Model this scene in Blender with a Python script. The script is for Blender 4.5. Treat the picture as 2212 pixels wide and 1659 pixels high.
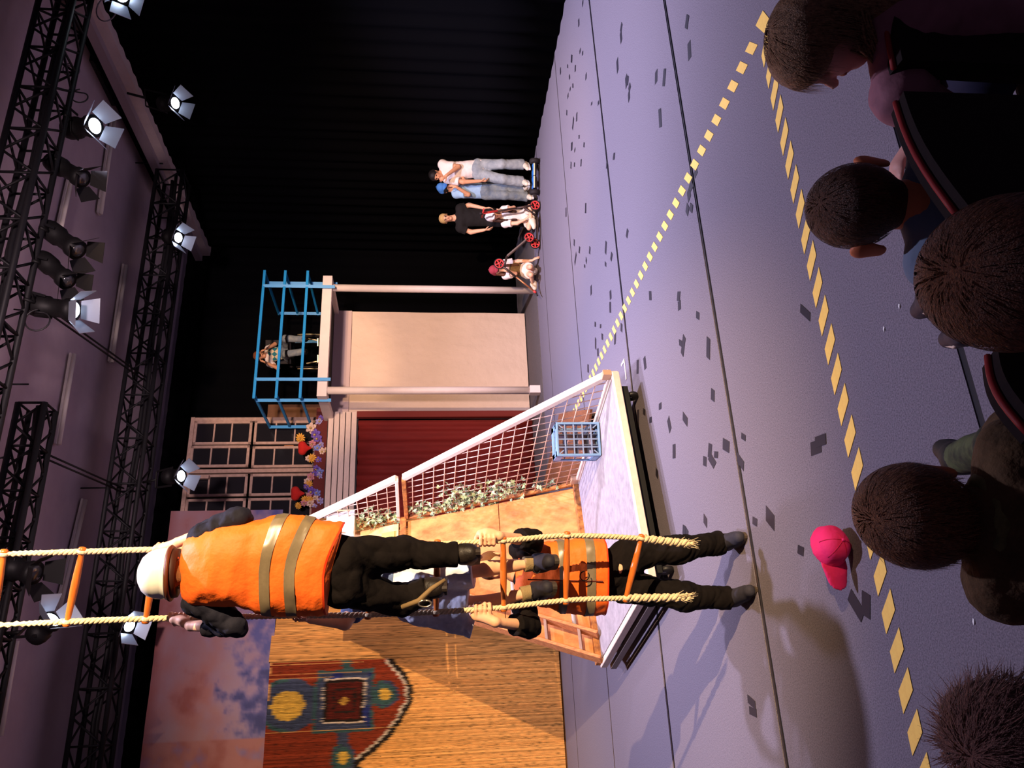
import bpy, bmesh, math, random
import numpy as np
from mathutils import Vector, Matrix
for _o in list(bpy.data.objects): bpy.data.objects.remove(_o)
SC = bpy.context.scene
COL = SC.collection
PI = math.pi
# ---------------------------------------------------------------- camera
F = 1740.0                       # focal length in pixels of the 2212 x 1659 frame
PITCH = math.radians(6.5)        # looking slightly down
CAMH = 2.15                      # eye height on the raked seating
PHI = math.radians(23.0)         # the stage grid is turned against the view
FW = np.array([0, math.cos(PITCH), -math.sin(PITCH)])
UP = np.array([0, math.sin(PITCH), math.cos(PITCH)])
RT = np.array([1.0, 0, 0])
CP = np.array([0, 0, CAMH])
E1 = np.array([math.cos(PHI), math.sin(PHI), 0])
E2 = np.array([-math.sin(PHI), math.cos(PHI), 0])
cam_data = bpy.data.cameras.new('camera')
cam = bpy.data.objects.new('camera', cam_data)
COL.objects.link(cam)
cam_data.sensor_width = 36.0
cam_data.lens = F * 36.0 / 2212.0
cam_data.clip_start = 0.05
# the phone was held on its side: image left is up in the world
cam.matrix_world = Matrix(((-UP[0], RT[0], -FW[0], CP[0]), (-UP[1], RT[1], -FW[1], CP[1]),
                           (-UP[2], RT[2], -FW[2], CP[2]), (0, 0, 0, 1)))
SC.camera = cam
# ---------------------------------------------------------------- world, lights, exposure
wd = bpy.data.worlds.new('world'); SC.world = wd; wd.use_nodes = True
wd.node_tree.nodes['Background'].inputs[0].default_value = (0.30, 0.22, 0.38, 1)
wd.node_tree.nodes['Background'].inputs[1].default_value = 0.09
SC.view_settings.view_transform = 'Standard'
SC.view_settings.look = 'None'
SC.view_settings.exposure = 0.0
SC.view_settings.gamma = 1.0
SC.view_settings.use_curve_mapping = False
def GRID(a, b, z=0.0): return E1 * a + E2 * b + np.array([0, 0, z])
def spot(name, loc, target, power, color, angle, blend=0.3, radius=0.08):
    l = bpy.data.lights.new(name, 'SPOT'); l.energy = power; l.color = color
    l.spot_size = math.radians(angle); l.spot_blend = blend; l.shadow_soft_size = radius
    o = bpy.data.objects.new(name, l); COL.objects.link(o)
    o.location = Vector(loc); o.rotation_euler = (Vector(target) - Vector(loc)).to_track_quat('-Z', 'Y').to_euler()
    return o
COOL = (0.74, 0.70, 1.0); WARM = (1.0, 0.70, 0.40); VIOLET = (0.80, 0.62, 1.0)
spot('stage_spot_cool_overhead', (0.05, 4.95, 7.1), (0.25, 6.3, 0), 1750, COOL, 106, 1.0, 0.07)
spot('stage_spot_cool_right', GRID(6.4, 7.9, 6.2), GRID(6.6, 8.6, 0), 4000, COOL, 104, 0.8, 0.15)
spot('stage_spot_cool_left', GRID(1.2, 8.0, 6.2), GRID(0.8, 9.0, 0), 1900, COOL, 90, 0.7, 0.15)
spot('stage_spot_warm_key', (6.0, -1.6, 5.4), (-1.7, 6.6, 2.2), 11500, WARM, 38, 0.6, 0.05)
spot('stage_spot_warm_left', (0.5, 1.0, 6.8), GRID(-0.9, 12.9, 0.9), 5200, WARM, 25, 0.9, 0.12)
spot('stage_spot_warm_right', (4.0, 2.5, 5.6), GRID(8.2, 12.8, 0.8), 5200, (1.0, 0.66, 0.40), 38, 0.7, 0.1)
spot('stage_spot_warm_tower', (3.0, 2.0, 5.2), GRID(6.3, 14.0, 4.6), 4500, (1.0, 0.66, 0.40), 18, 0.6, 0.1)
spot('stage_spot_violet_wash', (1.5, 0.5, 4.9), GRID(5, 13.5, 4.4), 4600, (1.0, 0.74, 0.76), 52, 0.9, 0.3)
def P(px, py, y):               # point seen at pixel (px, py), at distance y in front of the camera
    d = FW + RT * ((829.5 - py) / F) - UP * ((px - 1106) / F)
    return CP + d * (y / d[1])
def PZ(px, py, z=0.0):          # the same on a level plane
    d = FW + RT * ((829.5 - py) / F) - UP * ((px - 1106) / F)
    return CP + d * ((z - CAMH) / d[2])
def PB(px, py, b):              # the same on a plane of the stage grid
    d = FW + RT * ((829.5 - py) / F) - UP * ((px - 1106) / F)
    return CP + d * (b / (d @ E2))
# ---------------------------------------------------------------- materials
MATS = {}
def mat(name, col, rough=0.7, metal=0.0, var=0.0, scale=20.0, bump=0.0, bscale=60.0, emit=None, estr=0.0, alpha=1.0, spec=0.3, stretch=None, col2=None, trans=0.0):
    if name in MATS: return MATS[name]
    m = bpy.data.materials.new(name); m.use_nodes = True
    nt = m.node_tree; b = nt.nodes['Principled BSDF']
    b.inputs['Base Color'].default_value = (*col, 1); b.inputs['Roughness'].default_value = rough
    b.inputs['Metallic'].default_value = metal; b.inputs['Specular IOR Level'].default_value = spec
    if trans: b.inputs['Transmission Weight'].default_value = trans
    if alpha < 1: b.inputs['Alpha'].default_value = alpha
    tc = nt.nodes.new('ShaderNodeTexCoord'); src = tc.outputs['Object']
    if stretch:
        mp = nt.nodes.new('ShaderNodeMapping'); mp.inputs['Scale'].default_value = stretch
        nt.links.new(src, mp.inputs[0]); src = mp.outputs[0]
    if var > 0 or col2:
        n = nt.nodes.new('ShaderNodeTexNoise'); n.inputs['Scale'].default_value = scale; n.inputs['Detail'].default_value = 6
        n.inputs['Roughness'].default_value = 0.65
        nt.links.new(src, n.inputs['Vector'])
        r = nt.nodes.new('ShaderNodeValToRGB')
        c2 = col2 if col2 else tuple(min(1, c * (1 + var)) for c in col)
        c1 = col if col2 else tuple(c * (1 - var) for c in col)
        r.color_ramp.elements[0].position = 0.35; r.color_ramp.elements[1].position = 0.65
        r.color_ramp.elements[0].color = (*c1, 1); r.color_ramp.elements[1].color = (*c2, 1)
        nt.links.new(n.outputs['Fac'], r.inputs[0]); nt.links.new(r.outputs[0], b.inputs['Base Color'])
    if bump > 0:
        n2 = nt.nodes.new('ShaderNodeTexNoise'); n2.inputs['Scale'].default_value = bscale; n2.inputs['Detail'].default_value = 4
        nt.links.new(src, n2.inputs['Vector'])
        bp = nt.nodes.new('ShaderNodeBump'); bp.inputs['Strength'].default_value = bump; bp.inputs['Distance'].default_value = 0.02
        nt.links.new(n2.outputs['Fac'], bp.inputs['Height']); nt.links.new(bp.outputs[0], b.inputs['Normal'])
    if emit:
        b.inputs['Emission Color'].default_value = (*emit, 1); b.inputs['Emission Strength'].default_value = estr
    MATS[name] = m; return m
def mat_attr(name, rough=0.8, bump=0.0, bscale=80, stretch=None):
    m = mat(name, (1, 1, 1), rough, bump=bump, bscale=bscale, stretch=stretch)
    nt = m.node_tree; a = nt.nodes.new('ShaderNodeVertexColor'); a.layer_name = 'paint'
    nt.links.new(a.outputs[0], nt.nodes['Principled BSDF'].inputs['Base Color']); return m
def srgb(r, g, b):
    f = lambda c: (c / 255 / 12.92) if c / 255 <= 0.04045 else ((c / 255 + 0.055) / 1.055) ** 2.4
    return (f(r), f(g), f(b))
# ---------------------------------------------------------------- objects
def link(name, me, m=None, parent=None, loc=None):
    o = bpy.data.objects.new(name, me); COL.objects.link(o)
    if m is not None and me is not None and not me.materials: me.materials.append(m)
    if parent is not None: o.parent = parent
    if loc is not None: o.location = Vector(loc)
    return o
def tag(o, label=None, cat=None, group=None, kind=None):
    if label: o['label'] = label
    if cat: o['category'] = cat
    if group: o['group'] = group
    if kind: o['kind'] = kind
    return o
def thing(name, label, cat, group=None, loc=(0, 0, 0)):
    o = bpy.data.objects.new(name, None); COL.objects.link(o); o.location = Vector(loc); o.empty_display_size = 0.1
    return tag(o, label, cat, group)
class MB:
    """collects shapes; .o(name, material, parent) links them as ONE mesh. World coordinates, parents shift is removed."""
    def __init__(s): s.v = []; s.f = []; s.c = None
    def add(s, v, f):
        n = len(s.v); s.v += [tuple(map(float, p)) for p in v]; s.f += [tuple(i + n for i in q) for q in f]; return s
    def box(s, c, half, ax=None):
        ax = np.eye(3) if ax is None else np.array(ax)
        pts = [np.array(c) + ax[0] * half[0] * i + ax[1] * half[1] * j + ax[2] * half[2] * k for i in (-1, 1) for j in (-1, 1) for k in (-1, 1)]
        return s.add(pts, [(0, 1, 3, 2), (4, 6, 7, 5), (0, 4, 5, 1), (2, 3, 7, 6), (0, 2, 6, 4), (1, 5, 7, 3)])
    def gbox(s, a0, a1, b0, b1, z0, z1):      # a box in stage grid coordinates
        return s.box(GRID((a0 + a1) / 2, (b0 + b1) / 2, (z0 + z1) / 2), ((a1 - a0) / 2, (b1 - b0) / 2, (z1 - z0) / 2), (E1, E2, (0, 0, 1)))
    def bar(s, p, q, w, h=None, upv=(0, 0, 1)):
        p = np.array(p, float); q = np.array(q, float); h = w if h is None else h
        d = q - p; L = np.linalg.norm(d); d /= L; u = np.array(upv, float)
        x = np.cross(d, u)
        if np.linalg.norm(x) < 1e-3: x = np.cross(d, (1, 0, 0))
        x /= np.linalg.norm(x); u = np.cross(x, d)
        return s.box((p + q) / 2, (w / 2, L / 2, h / 2), (x, d, u))
    def tube(s, pts, r, n=8, close=True):
        pts = [np.array(p, float) for p in pts]; m = len(pts)
        rs = r if hasattr(r, '__len__') else [r] * m
        t0 = pts[1] - pts[0]; ref = np.array((0, 0, 1.0)) if abs(t0[2]) < 0.9 * np.linalg.norm(t0) else np.array((1.0, 0, 0))
        v = []; prev = None
        for i in range(m):
            t = pts[min(i + 1, m - 1)] - pts[max(i - 1, 0)]; t = t / (np.linalg.norm(t) + 1e-9)
            x = np.cross(ref, t) if prev is None else prev - t * (prev @ t)
            x = x / (np.linalg.norm(x) + 1e-9); y = np.cross(t, x); prev = x
            for k in range(n):
                a = 2 * PI * k / n; v.append(pts[i] + (x * math.cos(a) + y * math.sin(a)) * rs[i])
        f = [(i * n + k, i * n + (k + 1) % n, (i + 1) * n + (k + 1) % n, (i + 1) * n + k) for i in range(m - 1) for k in range(n)]
        if close: f += [tuple(range(n - 1, -1, -1)), tuple(range((m - 1) * n, m * n))]
        return s.add(v, f)
    def lathe(s, prof, c, ax=(0, 0, 1), n=20):   # prof: list of (radius, height along ax)
        c = np.array(c, float); ax = np.array(ax, float); ax /= np.linalg.norm(ax)
        x = np.cross(ax, (0, 0, 1)); 
        if np.linalg.norm(x) < 1e-3: x = np.array((1.0, 0, 0))
        x /= np.linalg.norm(x); y = np.cross(ax, x); v = []
        for r, h in prof:
            for k in range(n):
                a = 2 * PI * k / n; v.append(c + ax * h + (x * math.cos(a) + y * math.sin(a)) * r)
        m = len(prof)
        f = [(i * n + k, i * n + (k + 1) % n, (i + 1) * n + (k + 1) % n, (i + 1) * n + k) for i in range(m - 1) for k in range(n)]
        f += [tuple(range(n - 1, -1, -1)), tuple(range((m - 1) * n, m * n))]
        return s.add(v, f)
    def poly(s, pts, nrm, th):                  # a flat outline with thickness
        pts = [np.array(p, float) for p in pts]; nrm = np.array(nrm, float) * th; n = len(pts)
        return s.add(pts + [p - nrm for p in pts], [tuple(range(n)), tuple(range(2 * n - 1, n - 1, -1))] + [(i, i + n, (i + 1) % n + n, (i + 1) % n) for i in range(n)])
    def loft(s, rings, close=True):
        n = len(rings[0]); v = [p for r in rings for p in r]; m = len(rings)
        f = [(i * n + k, i * n + (k + 1) % n, (i + 1) * n + (k + 1) % n, (i + 1) * n + k) for i in range(m - 1) for k in range(n)]
        if close: f += [tuple(range(n - 1, -1, -1)), tuple(range((m - 1) * n, m * n))]
        return s.add(v, f)
    def sph(s, c, r, ax=None, n=10):
        r = (r, r, r) if not hasattr(r, '__len__') else r; ax = np.eye(3) if ax is None else np.array(ax); v = []; m = n
        for i in range(m + 1):
            th = PI * i / m
            for k in range(n):
                a = 2 * PI * k / n
                v.append(np.array(c) + ax[0] * r[0] * math.sin(th) * math.cos(a) + ax[1] * r[1] * math.sin(th) * math.sin(a) + ax[2] * r[2] * math.cos(th))
        return s.add(v, [(i * n + k, (i + 1) * n + k, (i + 1) * n + (k + 1) % n, i * n + (k + 1) % n) for i in range(m) for k in range(n)])
    def mesh(s, name, smooth=False, org=(0, 0, 0)):
        me = bpy.data.meshes.new(name); o = np.array(org)
        me.from_pydata([tuple(np.array(p) - o) for p in s.v], [], s.f)
        bm = bmesh.new(); bm.from_mesh(me); bmesh.ops.recalc_face_normals(bm, faces=bm.faces); bm.to_mesh(me); bm.free()
        if smooth: me.shade_smooth()
        return me
    def o(s, name, m, parent=None, smooth=False, label=None, cat=None, group=None, kind=None):
        if parent is None:      # origin at the base of the thing
            a = np.array(s.v); org = np.array(((a[:, 0].min() + a[:, 0].max()) / 2, (a[:, 1].min() + a[:, 1].max()) / 2, a[:, 2].min()))
            ob = link(name, s.mesh(name, smooth, org), m, None, org)
        else:
            p = parent; org = np.array(p.location)
            while p.parent: p = p.parent; org = org + np.array(p.location)
            ob = link(name, s.mesh(name, smooth, org), m, parent)
        return tag(ob, label, cat, group, kind)
def bevel(o, w=0.006, seg=2):
    md = o.modifiers.new('bevel', 'BEVEL'); md.width = w; md.segments = seg; md.limit_method = 'ANGLE'; return o
def copy_tree(o, parent=None):
    c = o.copy(); COL.objects.link(c); c.parent = parent
    for ch in o.children: copy_tree(ch, c)
    return c
def unit(v): v = np.array(v, float); return v / (np.linalg.norm(v) + 1e-12)
def lerp(a, b, t): return np.array(a, float) * (1 - t) + np.array(b, float) * t
# ---------------------------------------------------------------- smooth bodies: blended round cones turned into one surface
def wob(X, Y, Z, seed, freq):
    r = random.Random(seed); out = 0
    for i in range(4):
        a = [r.uniform(-1, 1) for _ in range(3)]; c = [r.uniform(-1, 1) for _ in range(3)]; f = freq * (0.35 + 0.3 * i); ph = r.uniform(0, 6)
        w = 1.9 * np.sin((X * c[0] + Y * c[1] + Z * c[2]) * f * .55 + ph * 2) + 1.1 * np.sin((X * c[1] - Y * c[2] + Z * c[0]) * f * 1.1)
        out = out + (1 - 1.6 * np.abs(np.sin((X * a[0] + Y * a[1] + Z * a[2] * 1.3) * f * .5 + ph + w * .6))) / (1 + 0.5 * i)
    return out / 2.0
def field_mesh(prims, res, k=0.02, fold=0.0, ffreq=60, seed=1):
    """prims: (a, b, ra, rb, opts). opts: n,s squash; c0,c1 flat ends; sub; k."""
    lo = np.min([np.minimum(p[0], p[1]) - max(p[2], p[3]) - 0.03 for p in prims], axis=0)
    hi = np.max([np.maximum(p[0], p[1]) + max(p[2], p[3]) + 0.03 for p in prims], axis=0)
    N = np.ceil((hi - lo) / res).astype(int) + 2
    G = np.full(tuple(N), 0.3, np.float32)
    for a, b, ra, rb, o in prims:
        kk = o.get('k', k); R = max(ra, rb) + kk + 2 * res + fold
        i0 = np.maximum(((np.minimum(a, b) - R - lo) / res).astype(int), 0); i1 = np.minimum(((np.maximum(a, b) + R - lo) / res).astype(int) + 2, N)
        X = (lo[0] + np.arange(i0[0], i1[0]) * res).astype(np.float32)[:, None, None]
        Y = (lo[1] + np.arange(i0[1], i1[1]) * res).astype(np.float32)[None, :, None]
        Z = (lo[2] + np.arange(i0[2], i1[2]) * res).astype(np.float32)[None, None, :]
        q = [X - a[0], Y - a[1], Z - a[2]]; ba = np.array(b - a, float)
        if 'n' in o:
            n = o['n']; e = (q[0] * n[0] + q[1] * n[1] + q[2] * n[2]) * (o['s'] - 1)
            q = [q[j] + n[j] * e for j in range(3)]; ba = ba + n * ((ba @ n) * (o['s'] - 1))
        L2 = ba @ ba + 1e-9
        tu = (q[0] * ba[0] + q[1] * ba[1] + q[2] * ba[2]) / L2; t = np.clip(tu, 0, 1)
        d = np.sqrt((q[0] - t * ba[0]) ** 2 + (q[1] - t * ba[1]) ** 2 + (q[2] - t * ba[2]) ** 2) - (ra + (rb - ra) * t)
        if 'n' in o and o['s'] > 1: d = d / (1 + (o['s'] - 1) * 0.35)
        if fold: d = d + fold * wob(X, Y, Z, seed, ffreq)
        L = math.sqrt(L2)
        if o.get('c1'): d = np.maximum(d, (tu - 1) * L)
        if o.get('c0'): d = np.maximum(d, -tu * L)
        S = G[i0[0]:i1[0], i0[1]:i1[1], i0[2]:i1[2]]
        if o.get('sub'):
            d = -d; h = np.maximum(kk - np.abs(S - d), 0) / kk; S[...] = np.maximum(S, d) + h * h * kk * 0.25
        else:
            h = np.maximum(kk - np.abs(S - d), 0) / kk; S[...] = np.minimum(S, d) - h * h * kk * 0.25
    ins = G < 0
    nx, ny, nz = [n - 1 for n in N]
    cnt = np.zeros((nx, ny, nz), np.int8)
    for i in (0, 1):
        for j in (0, 1):
            for l in (0, 1): cnt += ins[i:i + nx, j:j + ny, l:l + nz]
    act = np.argwhere((cnt > 0) & (cnt < 8))
    idx = np.full((nx, ny, nz), -1, np.int32); idx[act[:, 0], act[:, 1], act[:, 2]] = np.arange(len(act))
    acc = np.zeros((len(act), 3)); num = np.zeros(len(act))
    cs = [(i, j, l) for i in (0, 1) for j in (0, 1) for l in (0, 1)]
    val = {c: G[act[:, 0] + c[0], act[:, 1] + c[1], act[:, 2] + c[2]] for c in cs}
    for c in cs:
        for ax in range(3):
            if c[ax] == 0:
                c2 = list(c); c2[ax] = 1; c2 = tuple(c2); v0 = val[c]; v1 = val[c2]
                m = (v0 < 0) != (v1 < 0); t = np.where(m, v0 / np.where(m, v0 - v1, 1), 0)
                pt = np.tile(np.array(c, float), (len(act), 1)); pt[:, ax] = t
                acc += pt * m[:, None]; num += m
    verts = (act + acc / num[:, None]) * res + lo
    quads = []
    for ax in range(3):
        o1, o2 = [(1, 2), (2, 0), (0, 1)][ax]
        sl0 = [slice(0, None)] * 3; sl0[ax] = slice(0, -1); sl1 = [slice(0, None)] * 3; sl1[ax] = slice(1, None)
        A = ins[tuple(sl0)]; B = ins[tuple(sl1)]; e = np.argwhere(A != B)
        e = e[(e[:, o1] > 0) & (e[:, o2] > 0) & (e[:, o1] < N[o1] - 1) & (e[:, o2] < N[o2] - 1)]
        def ci(d1, d2):
            q = e.copy(); q[:, o1] -= d1; q[:, o2] -= d2; return idx[q[:, 0], q[:, 1], q[:, 2]]
        Q = np.stack([ci(1, 1), ci(0, 1), ci(0, 0), ci(1, 0)], 1)
        fl = ~A[e[:, 0], e[:, 1], e[:, 2]]; Q[fl] = Q[fl][:, ::-1]; quads.append(Q)
    Q = np.concatenate(quads); Q = Q[(Q >= 0).all(1)]
    return verts, Q
def field_obj(name, prims, m, parent, res=0.012, **kw):
    v, q = field_mesh(prims, res, **kw)
    org = np.array(parent.location) if parent is not None else v.min(0) * [0, 0, 1] + v.mean(0) * [1, 1, 0]
    me = bpy.data.meshes.new(name); me.vertices.add(len(v)); me.vertices.foreach_set('co', (v - org).astype(np.float32).ravel())
    me.loops.add(len(q) * 4); me.loops.foreach_set('vertex_index', q.astype(np.int32).ravel())
    me.polygons.add(len(q)); me.polygons.foreach_set('loop_start', np.arange(0, len(q) * 4, 4, dtype=np.int32))
    me.polygons.foreach_set('loop_total', np.full(len(q), 4, np.int32)); me.update(calc_edges=True); me.validate(); me.shade_smooth()
    return link(name, me, m, parent, None if parent is not None else org)
# ---------------------------------------------------------------- people
def skeleton(J, s=1.0):
    """J: joint name -> point. Returns bone name -> (a, b, ra, rb, opts)."""
    f = J['fwd']; up = J.get('upv', np.array((0, 0, 1.0)))
    B = {}
    B['abdomen'] = (J['pelvis'], J['chest'], .128 * s, .138 * s, dict(n=f, s=1.4, k=.05))
    B['upper'] = (J['chest'], J['neck'], .125 * s, .058 * s, dict(n=f, s=1.3, k=.05))
    for S in 'LR':
        sh, el, wr, hp, kn, an, to = [J[n + S] for n in ('sh', 'el', 'wr', 'hp', 'kn', 'an', 'to')]
        B['clav' + S] = (lerp(J['chest'], J['neck'], .55), sh, .075 * s, .06 * s, dict(k=.05))
        B['uparm' + S] = (sh, el, .054 * s, .042 * s, dict(k=.03))
        B['forearm' + S] = (el, wr, .043 * s, .027 * s, dict(k=.02))
        B['hip' + S] = (J['pelvis'], hp, .115 * s, .095 * s, dict(k=.05))
        B['thigh' + S] = (hp, kn, .086 * s, .056 * s, dict(k=.03))
        B['shin' + S] = (kn, an, .053 * s, .038 * s, dict(k=.03))
        kv = unit(an - kn); cal = -unit(unit(to - an) - kv * (unit(to - an) @ kv))
        B['calf' + S] = (lerp(kn, an, .15) + cal * .018 * s, lerp(kn, an, .55) + cal * .015 * s, .046 * s, .038 * s, dict(k=.03))
        B['foot' + S] = (an, lerp(an, to, .8) - np.array((0, 0, .02 * s)), .03 * s, .022 * s, dict(k=.02))
    return B
def head_prims(c, f, u, s=1.0, neck=None):
    f = unit(f); u = unit(u - f * (u @ f)); x = np.cross(f, u); c = np.array(c)
    L = [(c - f * .025 * s + u * .03 * s, c + f * .022 * s + u * .03 * s, .082 * s, .078 * s, dict(k=.03)),
         (c + f * .035 * s + u * .0 * s, c + f * .05 * s - u * .085 * s, .062 * s, .036 * s, dict(k=.03)),
         (c + f * .085 * s + u * .012 * s, c + f * .112 * s - u * .03 * s, .009 * s, .014 * s, dict(k=.012)),
         (c + f * .082 * s - u * .055 * s - x * .018 * s, c + f * .082 * s - u * .055 * s + x * .018 * s, .011 * s, .011 * s, dict(k=.012)),
         (c + f * .078 * s + u * .03 * s - x * .035 * s, c + f * .078 * s + u * .03 * s + x * .035 * s, .014 * s, .014 * s, dict(k=.015))]
    for g in (-1, 1):
        L.append((c + x * g * .082 * s + u * .018 * s - f * .008 * s, c + x * g * .08 * s - u * .025 * s - f * .002 * s, .021 * s, .015 * s, dict(n=x, s=2.2, k=.01)))
        L.append((c + x * g * .03 * s + f * .085 * s + u * .008 * s, c + x * g * .032 * s + f * .085 * s + u * .008 * s, .016 * s, .016 * s, dict(sub=True, k=.012)))
    if neck is not None: L.append((c - u * .05 * s - f * .015 * s, neck, .055 * s, .06 * s, dict(k=.03)))
    return L
def face_parts(par, c, f, u, s, lip):
    f = unit(f); u = unit(u - f * (u @ f)); x = np.cross(f, u); c = np.array(c)
    for g in (-1, 1):
        MB().sph(c + x * g * .031 * s + f * .074 * s + u * .008 * s, (.014 * s, .012 * s, .008 * s), (x, f, u), 8).o('eye', mat('eye_dark', (.03, .02, .02), .3), par, True)
        MB().sph(c + x * g * .032 * s + f * .089 * s + u * .034 * s, (.02 * s, .006 * s, .0045 * s), (x, f, u), 8).o('eyebrow', mat('brow_dark', (.05, .03, .02), .8), par, True)
    MB().sph(c + f * .09 * s - u * .055 * s, (.024 * s, .008 * s, .007 * s), (x, f, u), 8).o('mouth', lip, par, True)
def open_hand(wr, d, n, s=1.0, curl=.35, side=1):
    """relaxed hand at the wrist, pointing along d, palm facing n"""
    d = unit(d); n = unit(n - d * (n @ d)); x = np.cross(d, n) * side
    L = [(wr, wr + d * .085 * s, .024 * s, .032 * s, dict(n=n, s=1.7, k=.015))]
    for i, ln in enumerate((.072, .08, .075, .06)):
        p = wr + d * .09 * s + x * (.03 - .02 * i) * s; a = .25 * curl; dd = d
        for j, fr in enumerate((.45, .32, .23)):
            a += curl; dd = d * math.cos(a * .8) + n * math.sin(a * .8); q = p + dd * ln * fr * s * 1.1
            L.append((p, q, .0095 * s * (1 - .1 * j), .009 * s * (1 - .1 * j), dict(k=.005))); p = q
    p = wr + d * .03 * s + x * .03 * s; q = p + unit(d * .6 + x * .7 + n * .3) * .04 * s; r = q + unit(d * .9 + x * .25 + n * .35) * .035 * s
    L += [(p, q, .014 * s, .012 * s, dict(k=.012)), (q, r, .0115 * s, .0095 * s, dict(k=.006))]
    return L
def grip_hand(wr, G, A, s=1.0, turn=1, R=.03):
    """hand closed around a rope at G with axis A"""
    A = unit(A); G = np.array(G, float); o = wr - G; o = unit(o - A * (o @ A)); t = np.cross(A, o) * turn; R = R * s
    pc = G + o * .034 * s - t * .008 * s
    L = [(wr, pc, .025 * s, .03 * s, dict(k=.015)), (pc - A * .03 * s, pc + A * .03 * s, .024 * s, .024 * s, dict(k=.015))]
    for i in range(4):
        z = (-.036 + .0235 * i) * s; p = None
        for j, th in enumerate((15, 75, 140, 205, 250)):
            a = math.radians(th); rr = R * (1.0 if j else 1.15)
            q = G + A * z + (o * math.cos(a) + t * math.sin(a)) * rr
            if p is not None: L.append((p, q, .0105 * s, .0098 * s, dict(k=.004)))
            p = q
    p = None
    for th, zz in ((-10, .045), (-70, .055), (-130, .06)):
        a = math.radians(th); q = G + A * zz * s + (o * math.cos(a) + t * math.sin(a)) * R * 1.15
        if p is not None: L.append((p, q, .0125 * s, .011 * s, dict(k=.008)))
        p = q
    return L
def seg(B, name, f0=0.0, f1=1.0, extra=0.0, e1=None, **o):
    a, b, ra, rb, op = B[name]; op = dict(op); op.update(o); e1 = extra if e1 is None else e1
    return (lerp(a, b, f0), lerp(a, b, f1), ra + (rb - ra) * f0 + extra, ra + (rb - ra) * f1 + e1, op)
def shoe(par, an, to, m, s=1.0, res=.01, sole=None):
    d = unit(to - an); fl = unit(np.array((d[0], d[1], 0)) + 1e-6); zb = -.055 * s
    up = np.array((0, 0, 1.0)) if abs(d[2]) < .75 else unit(np.array((0, -1, .2)))
    fl = unit(d - up * (d @ up))
    L = np.linalg.norm(to - an)
    heel = an - fl * .035 * s - up * .035 * s; toe = an + fl * L * .95 - up * .045 * s
    prims = [(heel, toe, .04 * s, .036 * s, dict(k=.03)), (an + up * .02 * s, heel + fl * .03 * s, .046 * s, .045 * s, dict(k=.03, c0=True)), (an, lerp(heel, toe, .7), .046 * s, .038 * s, dict(k=.04))]
    o = field_obj('shoe', prims, m, par, res)
    if sole is not None:
        x = np.cross(fl, up); r = []
        for zz in (-.085, -.06):
            r.append([heel + fl * (.0 if abs(a) > 9 else 0) + (toe - heel) * (.5 - .68 * math.cos(a)) * 1.0 + x * .043 * s * math.sin(a) + up * (zz + .038) * s for a in [2 * PI * k / 20 for k in range(20)]])
        MB().loft(r).o('sole', sole, o, False)
    return o
# ================================================================ the room
rnd = random.Random(7)
M_carpet = mat('carpet_grey', srgb(118, 110, 120), .95, var=.36, scale=130, bump=.35, bscale=420, spec=.1)
M_seam = mat('seam_black', srgb(30, 28, 34), .45)
M_black = mat('black_drape', (.0022, .0022, .003), .95, spec=.02)
M_blackmetal = mat('black_metal', (.012, .011, .013), .5, .0, spec=.4)
M_white = mat('white_paint', srgb(205, 195, 190), .55, var=.06, scale=8)
floor = MB().gbox(-9, 11, -3, 16.5, -.3, -.006).o('floor', M_seam, kind='structure')
sb = [-3, .36, 2.71, 5.06, 7.41, 9.74, 12.02, 14.3, 16.5]
for i in range(len(sb) - 1):
    MB().gbox(-9, 11, sb[i] + (.03 if 2 < i < 5 else .02), sb[i + 1] - (.03 if 1 < i < 4 else .02), -.006, 0).o('carpet_strip', M_carpet, floor)
for i in (3, 4, 5, 6):
    MB().gbox(-9, 9.9, sb[i] - .006, sb[i] + .006, -.0055, .001).o('seam_tape', mat('tape_sheen', srgb(46, 43, 50), .4), floor)
def drape(name, p0, p1, z0, z1, n, amp, m, kind=None, label=None, cat=None, seedv=3, nz=6):
    p0 = np.array(p0); p1 = np.array(p1); d = unit(p1 - p0); nr = np.array((-d[1], d[0], 0)); L = np.linalg.norm(p1 - p0); r = random.Random(seedv)
    ph = 0; v = []; cols = n * 6
    off = []
    for i in range(cols + 1):
        ph += r.uniform(.6, 1.5) * 2 * PI / 6; off.append(amp * math.sin(ph) + amp * .4 * math.sin(ph * .37))
    for side in (0, 1):
        for j in range(nz + 1):
            z = z0 + (z1 - z0) * j / nz
            for i in range(cols + 1):
                w = 1.0 + .3 * (1 - j / nz)
                q = p0 + d * L * i / cols + nr * (off[i] * w + side * .02); v.append((q[0], q[1], z))
    c = cols + 1; K = c * (nz + 1)
    f = [(j * c + i, j * c + i + 1, (j + 1) * c + i + 1, (j + 1) * c + i) for j in range(nz) for i in range(cols)]
    f += [tuple(K + t for t in reversed(q)) for q in f]
    f += [(i + 1, i, K + i, K + i + 1) for i in range(cols)] + [(nz * c + i, nz * c + i + 1, K + nz * c + i + 1, K + nz * c + i) for i in range(cols)]
    f += [(j * c, (j + 1) * c, K + (j + 1) * c, K + j * c) for j in range(nz)] + [((j + 1) * c + cols, j * c + cols, K + j * c + cols, K + (j + 1) * c + cols) for j in range(nz)]
    b = MB(); b.add(v, f); o = b.o(name, m, smooth=True); return tag(o, label, cat, None, kind)
drape('wall_right', GRID(9.9, 2.0), GRID(9.9, 15.6), 0.0, 6.85, 44, .022, M_black, 'structure')
drape('wall_back', GRID(10.0, 15.75), GRID(-7, 15.75), 0.0, 7.2, 52, .012, M_black, 'structure', seedv=5)
CEIL = 7.3
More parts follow.
